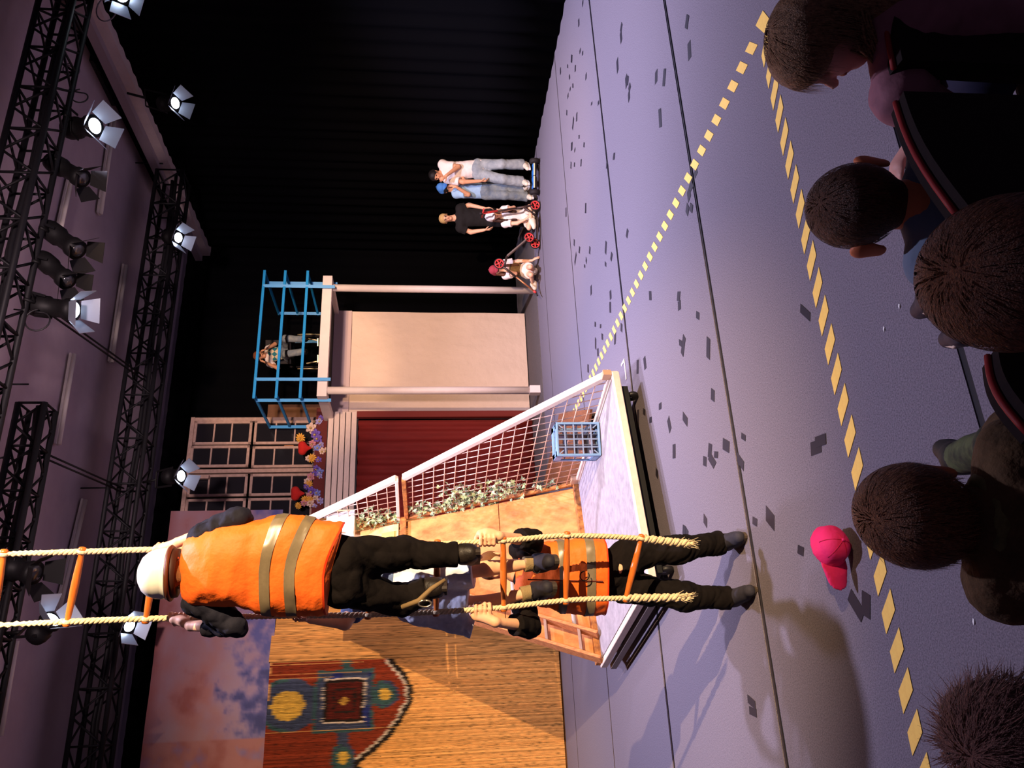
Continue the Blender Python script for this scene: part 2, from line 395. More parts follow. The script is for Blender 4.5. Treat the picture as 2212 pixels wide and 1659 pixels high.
MB().gbox(-9, 14, 3, 17, CEIL, CEIL + .2).o('ceiling', mat('ceiling_plaster', srgb(176, 158, 168), .9, var=.05, scale=2), kind='structure')
beam = MB().gbox(9.72, 9.98, 3, 15.75, 6.72, 7.02).o('trim_1', mat('beam_paint', srgb(196, 178, 176), .7, var=.08, scale=3), kind='structure')
MB().gbox(9.60, 9.72, 3, 15.75, 6.88, 7.02).o('ledge', mat('beam_paint2', srgb(150, 134, 140), .7), beam)
MB().gbox(9.98, 11.4, 3, 15.75, 6.95, 7.3).o('trim_2', M_black, kind='structure')
# light tubes on the ceiling (switched off)
M_tube = mat('tube_white', srgb(225, 215, 205), .5)
k = CEIL - 2.15
for i, (px0, py0, px1, py1, lb) in enumerate([(243, 258, 213, 462, 'nearest the white ceiling beam'), (268, 573, 237, 782, 'above the blue-railed tower'), (155, 765, 122, 960, 'beside the truss end'),
                                         (180, 1080, 120, 1330, 'behind the rope ladder'), (30, 1385, -5, 1590, 'in the upper left corner beyond the ladder'), (150, 385, 120, 520, 'behind the row of lamps')]):
    p = PZ(px0, py0, CEIL - .05); q = PZ(px1, py1, CEIL - .05)
    t = thing('ceiling_tube', 'unlit white fluorescent tube on the ceiling, ' + lb, 'lamp', 'unlit ceiling tubes', (p + q) / 2)
    MB().bar(p, q, .11, .03).o('batten', M_white, t); MB().tube([p + (0, 0, -.035), q + (0, 0, -.035)], .03, 10).o('tube', M_tube, t, True)
vt = PZ(225, 165, CEIL - .03)
v = thing('ceiling_vent', 'dark rectangular vent on the ceiling near the white beam', 'vent', loc=vt)
MB().box(vt, (.16, .5, .03), (E1, E2, (0, 0, 1))).o('vent_box', mat('vent_dark', (.02, .018, .022), .6), v)
for j in range(6): MB().box(vt + E2 * (-.4 + .16 * j) + (0, 0, -.035), (.15, .03, .008), (E1, E2, (0, 0, 1))).o('slat', M_blackmetal, v)

ORD = lambda n: '%d%s' % (n, 'th' if 10 <= n % 100 <= 20 else {1: 'st', 2: 'nd', 3: 'rd'}.get(n % 10, 'th'))
# ================================================================ marks on the floor
M_yel = mat('yellow_tape', srgb(255, 206, 104), .6, var=.06, scale=30)
M_gtape = mat('grey_tape', srgb(128, 122, 132), .6)
b = MB()
def dash(a, bb, horiz):
    h = .058
    if horiz: pts = [GRID(a - .095, bb + h), GRID(a + .0, bb + h), GRID(a + .095, bb - h), GRID(a - .0, bb - h)]
    else: pts = [GRID(a - h, bb - .085), GRID(a - h, bb + .0), GRID(a + h, bb + .085), GRID(a + h, bb + .0)]
    return MB().poly([p + (0, 0, .004) for p in pts], (0, 0, 1), .002)
for i in range(46):
    dash(3.99, 3.79 + .1695 * i, False).o('tape_dash', M_yel, label='%s yellow tape dash from the corner in the line running back to the ramp' % ORD(i + 1), cat='tape', group='yellow dashes of the receding line')
for i in range(29):
    dash(3.82 - .1710 * i, 3.63, True).o('tape_dash', M_yel, label='%s yellow diagonal tape dash from the corner along the front of the stage' % ORD(i + 1), cat='tape', group='yellow dashes of the front line')
MB().poly([GRID(*p) + (0, 0, .004) for p in ((3.92, 3.5), (3.92, 3.6), (4.07, 3.68), (4.07, 3.56))], (0, 0, 1), .002).o('tape_dash', M_yel, label='short yellow tape piece at the corner where both dashed lines meet', cat='tape')
M_btape = mat('black_tape', srgb(40, 36, 46), .55)
Z7 = [(495,128,487,175),(487,175,492,230),(256,105,257,145),(278,5,279,28),(859,83,849,158),(864,232,869,325),(468,328,472,395),(528,418,524,470),(517,420,521,478),(541,465,533,500),(532,505,535,553),(684,390,683,458),(732,378,724,476),(703,600,708,702),(264,270,264,292),(278,282,277,305),(218,302,216,345),(195,355,195,375),(155,375,156,410),(238,360,237,395),(204,413,206,437),(297,405,296,438),(224,460,224,485),(209,483,209,500),(197,518,197,540),(328,562,327,580),(365,557,365,578),(191,607,190,635),(246,622,245,668),(229,648,222,712),(258,745,258,765),(218,785,217,830),(286,785,285,812),(235,818,235,835),(453,842,449,882),(270,878,268,917),(214,892,213,930),(233,895,232,920),(413,892,411,930),(295,1120,294,1175),(186,1145,186,1195),(527,1265,520,1308),(232,1320,231,1355),(408,1332,404,1398),(262,1360,259,1395),(243,1397,234,1455),(318,1360,316,1400),(299,1424,297,1448),(289,1458,289,1476),(440,1395,434,1435),(404,1445,404,1468),(324,1575,325,1625),(430,1602,433,1650),(650,1605,652,1655),(810,1607,806,1659),(898,940,905,968),(860,1045,868,1100),(872,1010,882,1042),(860,1130,852,1180),(880,1125,875,1168),(38,1195,39,1255)]
Z8 = [(683,0,685,50),(786,60,785,100),(302,5,303,65),(220,115,220,143),(249,128,249,150),(258,180,259,215),(222,205,222,265),(234,262,235,305),(180,350,181,395),(330,175,328,240),(365,125,364,170),(712,195,699,297),(690,215,692,250),(845,203,843,316),(454,325,453,402),(490,310,497,375),(869,487,868,550),(578,563,578,598),(491,595,490,628),(456,600,455,690),(525,640,525,672),(622,648,635,715),(717,628,715,675),(655,790,655,868),(855,787,850,865),(825,858,824,910),(850,855,880,908),(888,830,886,865),(943,765,941,828),(1038,733,1037,766),(1022,860,1020,912),(561,928,560,973),(828,1187,827,1237),(712,1238,710,1290),(727,1258,722,1300),(1101,1195,1100,1237),(1185,1155,1185,1240),(1380,40,1378,88),(1462,740,1465,800),(1435,770,1440,845),(1355,1352,1352,1400)]
Z6 = [(848,545,935,690),(955,535,955,690),(218,1208,222,1262),(227,1272,230,1325)]
WIDE = {717, 1022, 1185, 1380, 1462, 1435, 218, 227, 943}
def BAND(b_): return 'on the ' + ('nearest' if b_ < 5.06 else 'second' if b_ < 7.41 else 'third' if b_ < 9.74 else 'fourth' if b_ < 12.02 else 'farthest') + ' carpet strip'
nm = 0
for Z, ox, oy, sc in ((Z7, 1150, 0, .3918), (Z8, 1200, 650, .3918), (Z6, 1550, 1100, .3369)):
    for x1, y1, x2, y2 in Z:
        p = PZ(ox + sc * x1, oy + sc * y1); q = PZ(ox + sc * x2, oy + sc * y2); m_ = (p + q) / 2; d = q - p; L = np.linalg.norm(d); d /= L; w = .036 if x1 not in WIDE else .06
        nr = np.array((-d[1], d[0], 0)); sk = d * w * rnd.uniform(-.5, .9); z = np.array((0, 0, .0025 + .0004 * (nm % 5))); nm += 1
        near = m_[1] < 7
        pts = [m_ - d * L / 2 - nr * w - sk * .5, m_ + d * L / 2 - nr * w - sk * .5, m_ + d * L / 2 + nr * w + sk * .5, m_ - d * L / 2 + nr * w + sk * .5]
        MB().poly([t + z for t in pts], (0, 0, 1), .0012).o('tape_mark', M_btape, label='small black tape mark %s, %s the receding yellow line' % (BAND(m_ @ E2), 'right of' if m_ @ E1 > 4 else 'left of'), cat='tape', group='black tape marks %s, %s' % (BAND(m_ @ E2), 'right' if m_ @ E1 > 4 else 'left'))
for px, py, lb in ((1350, 795, 'beside the right corner of the wheeled ramp'), (1432, 1238, 'between the legs of the standing helper')):
    p = PZ(px, py); 
    m_ = MB().poly([p + E1 * -.14 + (0, 0, .006), p + E1 * -.14 - E2 * .03 + (0, 0, .006), p + E1 * .1 - E2 * .03 + (0, 0, .006), p + E1 * .1 + E2 * .12 + (0, 0, .006), p + E1 * .07 + E2 * .12 + (0, 0, .006), p + E1 * .07 + (0, 0, .006)], (0, 0, 1), .003)
    m_.o('corner_mark', M_white, label='white L-shaped corner mark on the carpet ' + lb, cat='tape')
# scraps of paper and fluff on the carpet
for px, py, lb in ((2105, 1343, 'white paper scrap on the carpet beside the hooded child'), (1944, 662, 'tiny pale scrap on the carpet in front of the sneakers'), (1911, 711, 'tiny white scrap on the carpet near the yellow dashes')):
    p = PZ(px, py); MB().poly([p + (-.014, 0, .004), p + (-.005, -.006, .007), p + (.01, -.003, .003), p + (.013, .004, .005), p + (0, .003, .007)], (0, 0, 1), .001).o('paper_scrap', mat('scrap_white', (.85, .82, .8), .8), label=lb, cat='paper')

# ================================================================ reed wall and painted backdrop
def fbm(x, y, seed=0, oct=5):
    r = random.Random(seed); out = 0; amp = 1; tot = 0; f = 1.0
    for o in range(oct):
        for _ in range(3):
            a, b_, ph = r.uniform(-1, 1), r.uniform(-1, 1), r.uniform(0, 6.28)
            out = out + amp * np.sin((a * x + b_ * y) * 3 * f + ph + 1.3 * np.sin((b_ * x - a * y) * 2.1 * f + ph * 2)); tot += amp
        amp *= .55; f *= 1.9
    return out / tot * 1.6
def inpoly(x, y, poly):
    ins = np.zeros_like(x, bool); n = len(poly)
    for i in range(n):
        x1, y1 = poly[i]; x2, y2 = poly[(i + 1) % n]
        c = ((y1 > y) != (y2 > y)) & (x < (x2 - x1) * (y - y1) / (y2 - y1 + 1e-12) + x1); ins ^= c
    return ins
def polydist(x, y, poly):
    d = np.full_like(x, 9.0)
    for (x1, y1), (x2, y2) in zip(poly[:-1], poly[1:]):
        t = np.clip(((x - x1) * (x2 - x1) + (y - y1) * (y2 - y1)) / ((x2 - x1) ** 2 + (y2 - y1) ** 2 + 1e-9), 0, 1)
        d = np.minimum(d, np.hypot(x - x1 - t * (x2 - x1), y - y1 - t * (y2 - y1)))
    return d
def AZ(px, py, bb=12.9): p = PB(px, py, bb); return (p @ E1, p[2])
OUT = [AZ(*q) for q in ((600, 1421), (585, 1440))] + [(-.9, 4.42)] + [(-1.0, 3.0), (-.62, 2.72)] + [AZ(*q) for q in ((763, 1657), (794, 1630), (834, 1595), (860, 1559), (882, 1519), (887, 1484), (874, 1457), (843, 1424))] + [(.99, 2.55)]
C_TAN = np.array(srgb(208, 156, 92)); C_RED = np.array(srgb(128, 48, 24)); C_BLK = np.array(srgb(34, 24, 20)); C_BLUE = np.array(srgb(58, 66, 92)); C_TEAL = np.array(srgb(54, 84, 86)); C_YEL = np.array(srgb(196, 160, 70)); C_WHT = np.array(srgb(190, 175, 160)); C_DBLUE = np.array(srgb(36, 44, 104)); C_DRED = np.array(srgb(84, 24, 16))
def reed_paint(a, z):
    a = a + .02 * fbm(a * 2, z * 3, 5); z = z + .03 * fbm(a * 3, z * 2, 6)
    c = np.tile(C_TAN, a.shape + (1,)); 
    def put(m, col): c[m] = col
    ins = inpoly(a, z, OUT); ln = polydist(a, z, OUT[3:] )
    put(ins, C_RED); put(ln < .035, C_BLK); put((ln < .06) & (ln > .025) & ins, C_WHT); put((ln < .03) & ~ins, C_BLK)
    sa, sz = AZ(743, 1513)
    q = np.maximum(np.abs(a - sa), np.abs(z - sz))
    for pxc, pyc, ry, rb in ((622, 1524, .2, .37), (834, 1499, .085, .2), (741, 1639, .085, .19)):
        ca, cz = AZ(pxc, pyc); dx = a - ca; dz = z - cz
        if abs(ca - sa) > .4: strip = (np.abs(dz) < .09) & (a < sa) & (a > ca)
        else: strip = (np.abs(a - ca) < .07) & (z > min(cz, sz)) & (z < max(cz, sz))
        put(strip & ins, C_BLUE)
        e = np.hypot(dx, dz / (1.2 if ry > .1 else 1)); put((e < rb) & ins, C_BLUE); put((e < rb * .8) & ins & (ry < .1), C_TEAL); put((e < rb) & (e > rb * .86) & ins & (dz > 0), C_TEAL)
        put((e < ry), C_YEL)
    put((np.abs(z - sz + .02) < .075) & (a > sa) & ins, C_TEAL)
    put(q < .43, C_TEAL); put(q < .39, C_BLUE); put((q < .39) & (fbm(a * 3, z * 3, 9) > .35), C_DBLUE); put(q < .31, C_WHT); put(q < .285, C_BLK); put(q < .25, C_DRED); put((q < .165), C_BLK); put(q < .14, C_DRED); put(np.hypot(a - sa, z - sz) < .055, C_YEL * .7 + C_RED * .3)
    return c
def reeds(par, fa, a0, a1, z0, z1, fpos, pitch=.011, nseg=70, seedv=1, paint=True, tint=1.0):
    """one mat: thin vertical canes, each a strip with a rounded front; colours are paint and straw"""
    r = np.random.RandomState(seedv); n = int((a1 - a0) / pitch); V = []; Fc = []; Cc = []; base = 0
    for i in range(n):
        # every cane is two pieces, laid end to end at its own height
        cut = r.uniform(.2, .8); tone = r.uniform(.62, 1.18)
        for z_a, z_b in ((z0, z0 + (z1 - z0) * cut), (z0 + (z1 - z0) * cut, z1)):
            ns = max(3, int(nseg * (z_b - z_a) / (z1 - z0))); tone = tone * .5 + .5 * r.uniform(.55, 1.2); lean = r.uniform(-.006, .006); off = r.uniform(0, .008)
            zz = np.linspace(z_a, z_b, ns + 1); aa = a0 + (i + .5) * pitch + lean * (zz - z_a) / (z1 - z0)
            w = pitch * .62
            cols = reed_paint(aa, zz) if paint else np.tile(C_TAN, (ns + 1, 1))
            cols = cols * tone * (1 + .12 * r.randn(ns + 1)[:, None]).clip(.6, 1.3)
            bare = r.rand() < .06
            if bare: cols = cols * .4 + C_TAN * .6
            knot = r.randint(0, ns, 2); cols[knot] *= .45
            for j in range(ns + 1):
                p = fpos(aa[j]); x, y = p[0], p[1]; t = p[2]; nr = p[3]
                V += [(x - t[0] * w, y - t[1] * w, zz[j]), (x - nr[0] * (.006 + off), y - nr[1] * (.006 + off), zz[j]), (x + t[0] * w, y + t[1] * w, zz[j])]
            for j in range(ns):
                q = base + 3 * j; Fc += [(q, q + 1, q + 4, q + 3), (q + 1, q + 2, q + 5, q + 4)]
            Cc.append(np.repeat(cols.clip(0, 1), 3, axis=0)); base += 3 * (ns + 1)
    org = np.array(par.location)
    me = bpy.data.meshes.new('reed_mat'); me.from_pydata([tuple(np.array(v_) - org) for v_ in V], [], Fc)
    ca = me.color_attributes.new('paint', 'FLOAT_COLOR', 'POINT'); C = np.concatenate(Cc); C = np.hstack([C, np.ones((len(C), 1))]).astype(np.float32); ca.data.foreach_set('color', C.ravel())
    return tag(link('reed_canes', me, mat_attr('reed_straw', .75), par), kind='stuff')
def fp_left(a): p = GRID(a, 12.9); return (p[0], p[1], E1, E2)
ang = math.radians(14); T2 = E1 * math.cos(ang) + E2 * math.sin(ang); N2 = -E1 * math.sin(ang) + E2 * math.cos(ang)
def fp_right(a): p = GRID(1.0, 12.9) + T2 * (a - 1.0); return (p[0], p[1], T2, N2)
rw = thing('reed_screen', 'tall golden reed screen painted with a dark red shield, yellow discs and a blue square', 'screen', loc=GRID(0, 12.95))
reeds(rw, None, -1.7, 1.0, .03, 4.36, fp_left, .0115, 84, 1)
MB().gbox(-1.7, 1.0, 12.93, 12.96, 0, 4.36).o('backing', mat('reed_backing', srgb(96, 58, 26), .9, var=.2, scale=30, stretch=(30, 30, 2)), rw)
MB().bar(GRID(-1.7, 12.97, 4.33), GRID(1.0, 12.97, 4.33), .05).o('top_batten', mat('dark_wood', srgb(70, 42, 24), .7), rw)
rw2 = thing('reed_screen', 'plain brown reed screen behind the climbing people, folded back from the painted one', 'screen', loc=GRID(2, 13.2))
reeds(rw2, None, 1.0, 3.36, .03, 4.38, fp_right, .0115, 50, 2, False)
MB().bar(np.array(fp_right(1.0)[0:2] + (2.2,)) + N2 * .04, np.array(fp_right(3.36)[0:2] + (2.2,)) + N2 * .04, .02, 4.36).o('backing', MATS['reed_backing'], rw2)
def paint_sheet(name, a0, a1, z0, z1, fpos, colf, na, nz, m, wave=.02, seed=1, **kw):
    A, Z = np.meshgrid(np.linspace(a0, a1, na), np.linspace(z0, z1, nz), indexing='ij'); V = []; off = wave * fbm(A * .9, Z * .35, seed); C = colf(A, Z)
    for sd in (0, 1):
        for i in range(na):
            for j in range(nz):
                x, y, t, nr = fpos(A[i, j]); V.append((x + nr[0] * (off[i, j] + sd * .012), y + nr[1] * (off[i, j] + sd * .012), Z[i, j]))
    K = na * nz; Fc = [(i * nz + j, (i + 1) * nz + j, (i + 1) * nz + j + 1, i * nz + j + 1) for i in range(na - 1) for j in range(nz - 1)]
    Fc += [tuple(K + t for t in reversed(q)) for q in Fc]
    V = np.array(V); org = np.array((V[:, 0].mean(), V[:, 1].mean(), V[:, 2].min()))
    me = bpy.data.meshes.new(name); me.from_pydata([tuple(v_) for v_ in V - org], [], Fc); me.shade_smooth()
    ca = me.color_attributes.new('paint', 'FLOAT_COLOR', 'POINT'); C = C.reshape(-1, 3).clip(0, 1); C = np.vstack([C, C]); C = np.hstack([C, np.ones((len(C), 1))]).astype(np.float32); ca.data.foreach_set('color', C.ravel())
    return tag(link(name, me, m, None, org), **kw)
def canvas_col(A, Z):
    mauve = np.array(srgb(172, 138, 140)); pink = np.array(srgb(176, 120, 112)); blue = np.array(srgb(98, 98, 150)); lav = np.array(srgb(158, 140, 168)); navy = np.array(srgb(74, 76, 120)); rust = np.array(srgb(150, 80, 70))
    n1 = fbm(A * 1.4, Z * 1.6, 21)[..., None]; n2 = fbm(A * 4, Z * 4, 22)[..., None]; n3 = fbm(A * 9, Z * 9, 23)[..., None]
    c = mauve + (pink - mauve) * np.clip(.5 + n1, 0, 1); c = c + (rust - c) * np.clip((n1 * .8 + n2 * .4 - .35) * 1.6, 0, .75)
    t = np.clip((Z - 4.38) / 1.7, 0, 1)[..., None]
    d = (np.abs((Z - 4.42) - (A * -.36 + .98) * .72 ))[..., None]        # a pale diagonal road through the clouds
    low = np.clip(1.15 - t * 2.1 + n2 * .35, 0, 1); c = c + (lav - c) * low * .8
    bl = np.clip((low - .35) * 1.5 + n3 * .6 + n2 * .3 - .2, 0, 1); c = c + (blue - c) * bl
    dk = np.clip((.35 - t) * 2.2 + n2 * .9 + n3 * .5 - .35, 0, 1) * (A[..., None] < .9) * (A[..., None] > -.1); c = c + (navy - c) * dk
    left = (A[..., None] < -.02); lc = pink + (rust - pink) * np.clip(.2 + n1 * .7 + n2 * .5, 0, 1) + (lav - pink) * np.clip(n2 - .2, 0, 1); c = np.where(left, lc, c)
    c = c + (rust - c) * np.clip((t - .9) * 8, 0, .6)
    return c * np.array((.60, .62, .74))
def fp_can(a): p = GRID(a, 12.99 if a < 1.3 else 12.99 + .0); return (p[0], p[1], E1, E2)
paint_sheet('painted_backdrop', -1.9, 3.33, 4.34, 6.06, fp_can, canvas_col, 170, 80, mat_attr('backdrop_paint', .9, .15, 120), .03, 4, label='mauve and blue cloud-painted cloth hanging above the reed screens', cat='backdrop')

# ================================================================ window wall, flowers, slats, red curtain
M_frame = mat('worn_window_paint', srgb(176, 146, 132), .7, var=.14, scale=14, bump=.1)
M_pane = mat('window_glass_dark', (.012, .011, .014), .15, spec=.5)
WB = 14.85; ww = thing('stage_window', 'tall worn white window of eight sashes with small dark panes above the red curtain', 'window', loc=GRID(4.6, WB, 4.1))
colx = [(5.53, 5.06), (5.02, 4.60), (4.48, 4.06), (4.02, 3.55)]
for ci, (a1, a0) in enumerate(colx):
    for z0, z1 in ((5.32, 6.38), (4.12, 5.28)):
        tilt = .06 if (ci == 1 and z0 > 5) else 0.0
        sash = MB(); w = .05; bb = WB - tilt
        for x0, x1, y0, y1 in ((a0, a0 + w, z0, z1), (a1 - w, a1, z0, z1), (a0, a1, z0, z0 + w), (a0, a1, z1 - w, z1)): sash.gbox(x0, x1, bb - .03, bb + .03, y0, y1)
        so = sash.o('sash', M_frame, ww); bevel(so, .004, 1)
        hz = (z1 - z0 - 2 * w) / 3
        for kq in range(3):
            zz = z0 + w + hz * kq
            MB().gbox(a0 + w, a1 - w, bb + .0, bb + .008, zz, zz + hz).o('pane', M_pane, so)
            if kq: MB().gbox(a0 + w, a1 - w, bb - .025, bb + .02, zz - .014, zz + .014).o('glazing_bar', M_frame, so)
for a, nme in ((4.54, 'mullion'), (5.56, 'jamb'), (3.53, 'jamb')): MB().gbox(a - .035, a + .035, WB - .04, WB + .05, 4.05, 6.42).o(nme, M_frame, ww)
MB().gbox(3.5, 5.6, WB - .05, WB + .05, 6.38, 6.45).o('head_rail', M_frame, ww)
hk = MB().gbox(4.38, 4.44, WB - .12, WB - .04, 6.0, 6.34).o('stay_bracket', M_frame, ww)
MB().gbox(3.5, 5.6, WB + .2, WB + .24, 4.0, 6.4).o('backing_board', mat('window_backing', (.01, .009, .011), .9), label='black board behind the small window panes', cat='board')
MB().gbox(4.62, 5.5, WB + .08, WB + .11, 4.55, 4.72).o('wood_plank', mat('plank_tan', srgb(196, 130, 80), .6, var=.1, scale=12), label='tan plank seen through the window panes', cat='plank')
sill = MB().gbox(3.4, 5.62, 14.4, 14.9, 3.87, 4.08).o('flower_box', mat('maroon_board', srgb(96, 36, 32), .8, var=.1), label='maroon shelf under the window carrying the garland of flowers', cat='shelf')
sl = thing('slat_panel', 'white panel of five horizontal slats between the red curtain and the flowers', 'panel', loc=GRID(4.5, 14.3, 3.3))
for i in range(5): bevel(MB().gbox(3.3, 5.5, 14.27, 14.31, 3.325 + i * .106, 3.325 + i * .106 + .092).o('slat', mat('slat_white', srgb(212, 190, 178), .6, var=.07, scale=10, stretch=(1, 1, 6)), sl), .005, 1)
MB().gbox(3.3, 5.5, 14.32, 14.35, 3.3, 3.86).o('back_strip', M_seam, sl)
M_redcur = mat('red_curtain', srgb(112, 26, 22), .8, var=.1, scale=3, stretch=(6, 6, 1), bump=.1)
drape('red_curtain', GRID(3.2, 14.36), GRID(5.36, 14.36), .02, 3.33, 9, .03, M_redcur, label='dark red curtain hanging below the white slats', cat='curtain')
MB().gbox(5.38, 5.5, 14.25, 14.35, 0, 3.32).o('curtain_post', mat('maroon_post', srgb(110, 34, 28), .7), label='dark red post at the edge of the red curtain', cat='post')
def flower(px, py, bb, colr, r, kind, lb, grp):
    c = PB(px, py, bb); m = MB(); rr = random.Random(int(px * 31 + py)); nz = unit(np.array((0, -1, .25)) + np.array((rr.uniform(-.4, .4), 0, rr.uniform(-.3, .3)))); x = unit(np.cross(nz, (0, 0, 1))); y = np.cross(nz, x)
    t = thing('fabric_flower', lb, 'flower', grp, c)
    n = 6 if kind == 'round' else 11
    for L in range(2 if kind != 'ball' else 3):
        for i in range(n):
            a = 2 * PI * i / n + L * .4; d = x * math.cos(a) + y * math.sin(a); rad = r * (1 - .3 * L); w = rad * (.62 if kind == 'round' else .3)
            m.sph(c + d * rad * .55 + nz * r * (.15 + .28 * L), (rad * .5, w * .6, r * .12), (unit(d + nz * .3 * (L + .4)), np.cross(nz, d), nz), 6)
    m.o('petals', mat('petal_%d_%d_%d' % colr, srgb(*colr), .7, var=.15, scale=40), t, True)
    MB().sph(c + nz * r * .6, r * .22, n=6).o('flower_centre', mat('flower_eye', srgb(180, 150, 90), .8), t, True)
    return t
PUR = (112, 86, 172); LIL = (160, 150, 200); CRM = (214, 184, 166); YEL = (226, 168, 66); PNK = (196, 130, 140); BLU = (120, 130, 196)
FL = [(650, 946, YEL, .1, 'ball'), (673, 925, CRM, .11, 'round'), (690, 912, LIL, .08, 'round'), (694, 903, PUR, .07, 'round'), (683, 938, PUR, .11, 'round'), (688, 948, PUR, .1, 'round'), (676, 958, PNK, .08, 'round'), (694, 961, LIL, .07, 'round'), (686, 969, BLU, .08, 'round'), (696, 975, CRM, .08, 'round'), (704, 973, CRM, .07, 'round'), (674, 990, YEL, .09, 'ball'), (666, 990, CRM, .06, 'round'), (688, 994, PUR, .07, 'round'), (685, 1012, PUR, .08, 'round'), (692, 1019, BLU, .08, 'round'), (690, 1028, LIL, .08, 'round'), (680, 1024, PUR, .07, 'round'), (672, 1030, PNK, .08, 'round'), (664, 1040, CRM, .07, 'round'), (667, 1045, YEL, .08, 'ball'), (662, 1051, PUR, .06, 'round'), (675, 1060, PUR, .1, 'round'), (685, 1066, BLU, .08, 'round'), (668, 1070, PNK, .06, 'round'), (682, 1076, CRM, .07, 'round'), (692, 1083, LIL, .08, 'round'), (660, 1078, YEL, .08, 'ball'), (670, 1080, YEL, .07, 'ball'), (671, 1087, CRM, .08, 'round'), (657, 1086, PNK, .07, 'round'), (645, 1092, YEL, .07, 'ball'), (680, 1094, LIL, .06, 'round')]
cn = {PUR: 'purple', LIL: 'lilac', CRM: 'cream', YEL: 'yellow', PNK: 'pink', BLU: 'pale blue'}
cnt = {}
for px, py, c_, r_, kd in sorted(FL, key=lambda q_: q_[1]):
    side = 'right' if py < 1005 else 'left'
    cnt[c_] = cnt.get(c_, 0) + 1; nmz = '%s %s fabric flower from the right in the garland below the window' % (ORD(cnt[c_]), cn[c_])
    flower(px, py, 14.42, c_, r_, kd, nmz, '%s garland flowers' % cn[c_])
for px, py, lb in ((659, 968, 'red plush heart in the garland near the yellow flower'), (644, 1066, 'red plush heart at the left end of the garland')):
    c = PB(px, py, 14.38); h = thing('plush_heart', lb, 'heart', loc=c)
    field_obj('heart_body', [(c + np.array((-.055, 0, .05)), c + np.array((-.05, 0, .05)), .075, .075, dict(k=.03)), (c + np.array((.055, 0, .05)), c + np.array((.05, 0, .05)), .075, .075, dict(k=.03)), (c + np.array((0, 0, .02)), c + np.array((0, 0, -.09)), .09, .025, dict(k=.03))], mat('heart_red', srgb(190, 36, 30), .9, var=.1, scale=60, bump=.3, bscale=200), h, .014)
gs = MB(); pts = [PB(690 + 6 * math.sin(i * 1.7), 900 + i * 8, 14.45) for i in range(26)]; gs.tube(pts, .012, 6).o('garland_string', mat('leaf_green_dark', srgb(40, 62, 34), .8), label='green string of the flower garland under the window', cat='garland', smooth=True)

# ================================================================ white tower with blue railing
MB().gbox(3.3, 9.6, 12.95, 15.55, 0, .012).o('stage_mat', mat('dark_mat', srgb(92, 84, 84), .9, var=.15, scale=40, bump=.2, bscale=200), label='dark grey mat on the floor under the white tower', cat='mat')
tw = thing('stage_tower', 'white two-storey scaffold tower with a round-posted front and a platform', 'tower', loc=GRID(6.5, 14, 0))
M_tw = mat('tower_white', srgb(222, 206, 200), .5, var=.04, scale=4)
MB().tube([GRID(7.58, 13.3, .0), GRID(7.58, 13.3, 3.78)], .068, 16).o('post', M_tw, tw, True)
lp = MB().tube([GRID(5.50, 13.25, .12), GRID(5.50, 13.25, 3.78)], .068, 16).o('post', M_tw, tw, True)
MB().gbox(5.43, 5.57, 13.18, 13.32, 0, .2).o('post_foot', M_tw, lp)
for a in (5.55, 7.75): MB().tube([GRID(a, 15.2, 0), GRID(a, 15.2, 3.78)], .05, 10).o('post', M_blackmetal, tw, True)
bevel(MB().gbox(5.36, 7.76, 13.16, 13.30, 3.76, 3.93).o('front_beam', M_tw, tw), .006)
bevel(MB().gbox(5.36, 5.48, 13.30, 15.2, 3.76, 3.93).o('side_beam', M_tw, tw), .006)
bevel(MB().gbox(7.64, 7.76, 13.30, 15.2, 3.76, 3.93).o('side_beam', M_tw, tw), .006)
MB().gbox(5.48, 7.64, 13.3, 15.2, 3.84, 3.92).o('platform_deck', mat('deck_dark', srgb(40, 34, 34), .8), tw)
M_rail = mat('blue_rail', srgb(34, 140, 205), .45)
rl = thing('blue_railing', 'bright blue railing of square bars around the tower platform', 'railing', loc=GRID(6.5, 13.2, 3.8))
for z, o_ in ((4.97, .0), (4.60, 0), (4.20, 0)):
    MB().bar(GRID(5.3, 13.12, z), GRID(7.82, 13.12, z), .045).o('rail', M_rail, rl)
    MB().bar(GRID(5.36, 13.14, z), GRID(5.36, 14.75, z), .04).o('rail', M_rail, rl)
    MB().bar(GRID(7.78, 13.14, z), GRID(7.78, 14.75, z), .04).o('rail', M_rail, rl)
for a, bq in ((5.66, 13.12), (7.5, 13.12), (5.36, 13.35), (5.36, 14.7), (7.78, 13.5), (7.78, 14.7), (7.3, 15.0)): MB().bar(GRID(a, bq, 3.7), GRID(a, bq, 4.97), .055).o('baluster', M_rail, rl)
def sheet_col(A, Z):
    n = fbm(A * 2, Z * 2, 31)[..., None]; return np.array(srgb(214, 190, 172)) * (1 + .05 * n)
def fp_sh(a): p = GRID(a, 14.5); return (p[0], p[1], E1, E2)
paint_sheet('canvas_sheet', 5.43, 7.72, .03, 3.8, fp_sh, sheet_col, 90, 120, mat_attr('cream_cloth', .85, .9, 7), .03, 8, label='creased cream canvas sheet hanging behind the tower posts', cat='sheet')
MB().gbox(5.42, 7.72, 14.45, 14.49, 3.5, 3.84).o('sheet_hem', mat('cream_cloth_plain', srgb(196, 172, 168), .85, bump=.2, bscale=6), label='folded top band of the cream canvas under the platform', cat='cloth')
MB().gbox(4.7, 6.05, 15.3, 15.34, 3.95, 5.15).o('brown_panel', mat('brown_board', srgb(112, 76, 52), .8, var=.12, scale=6), label='brown board behind the left end of the blue railing', cat='board')
box = PB(605, 10, 11.0); bx = thing('wall_speaker', 'dark box speaker with a tan lit edge high on the right wall', 'speaker', loc=box)
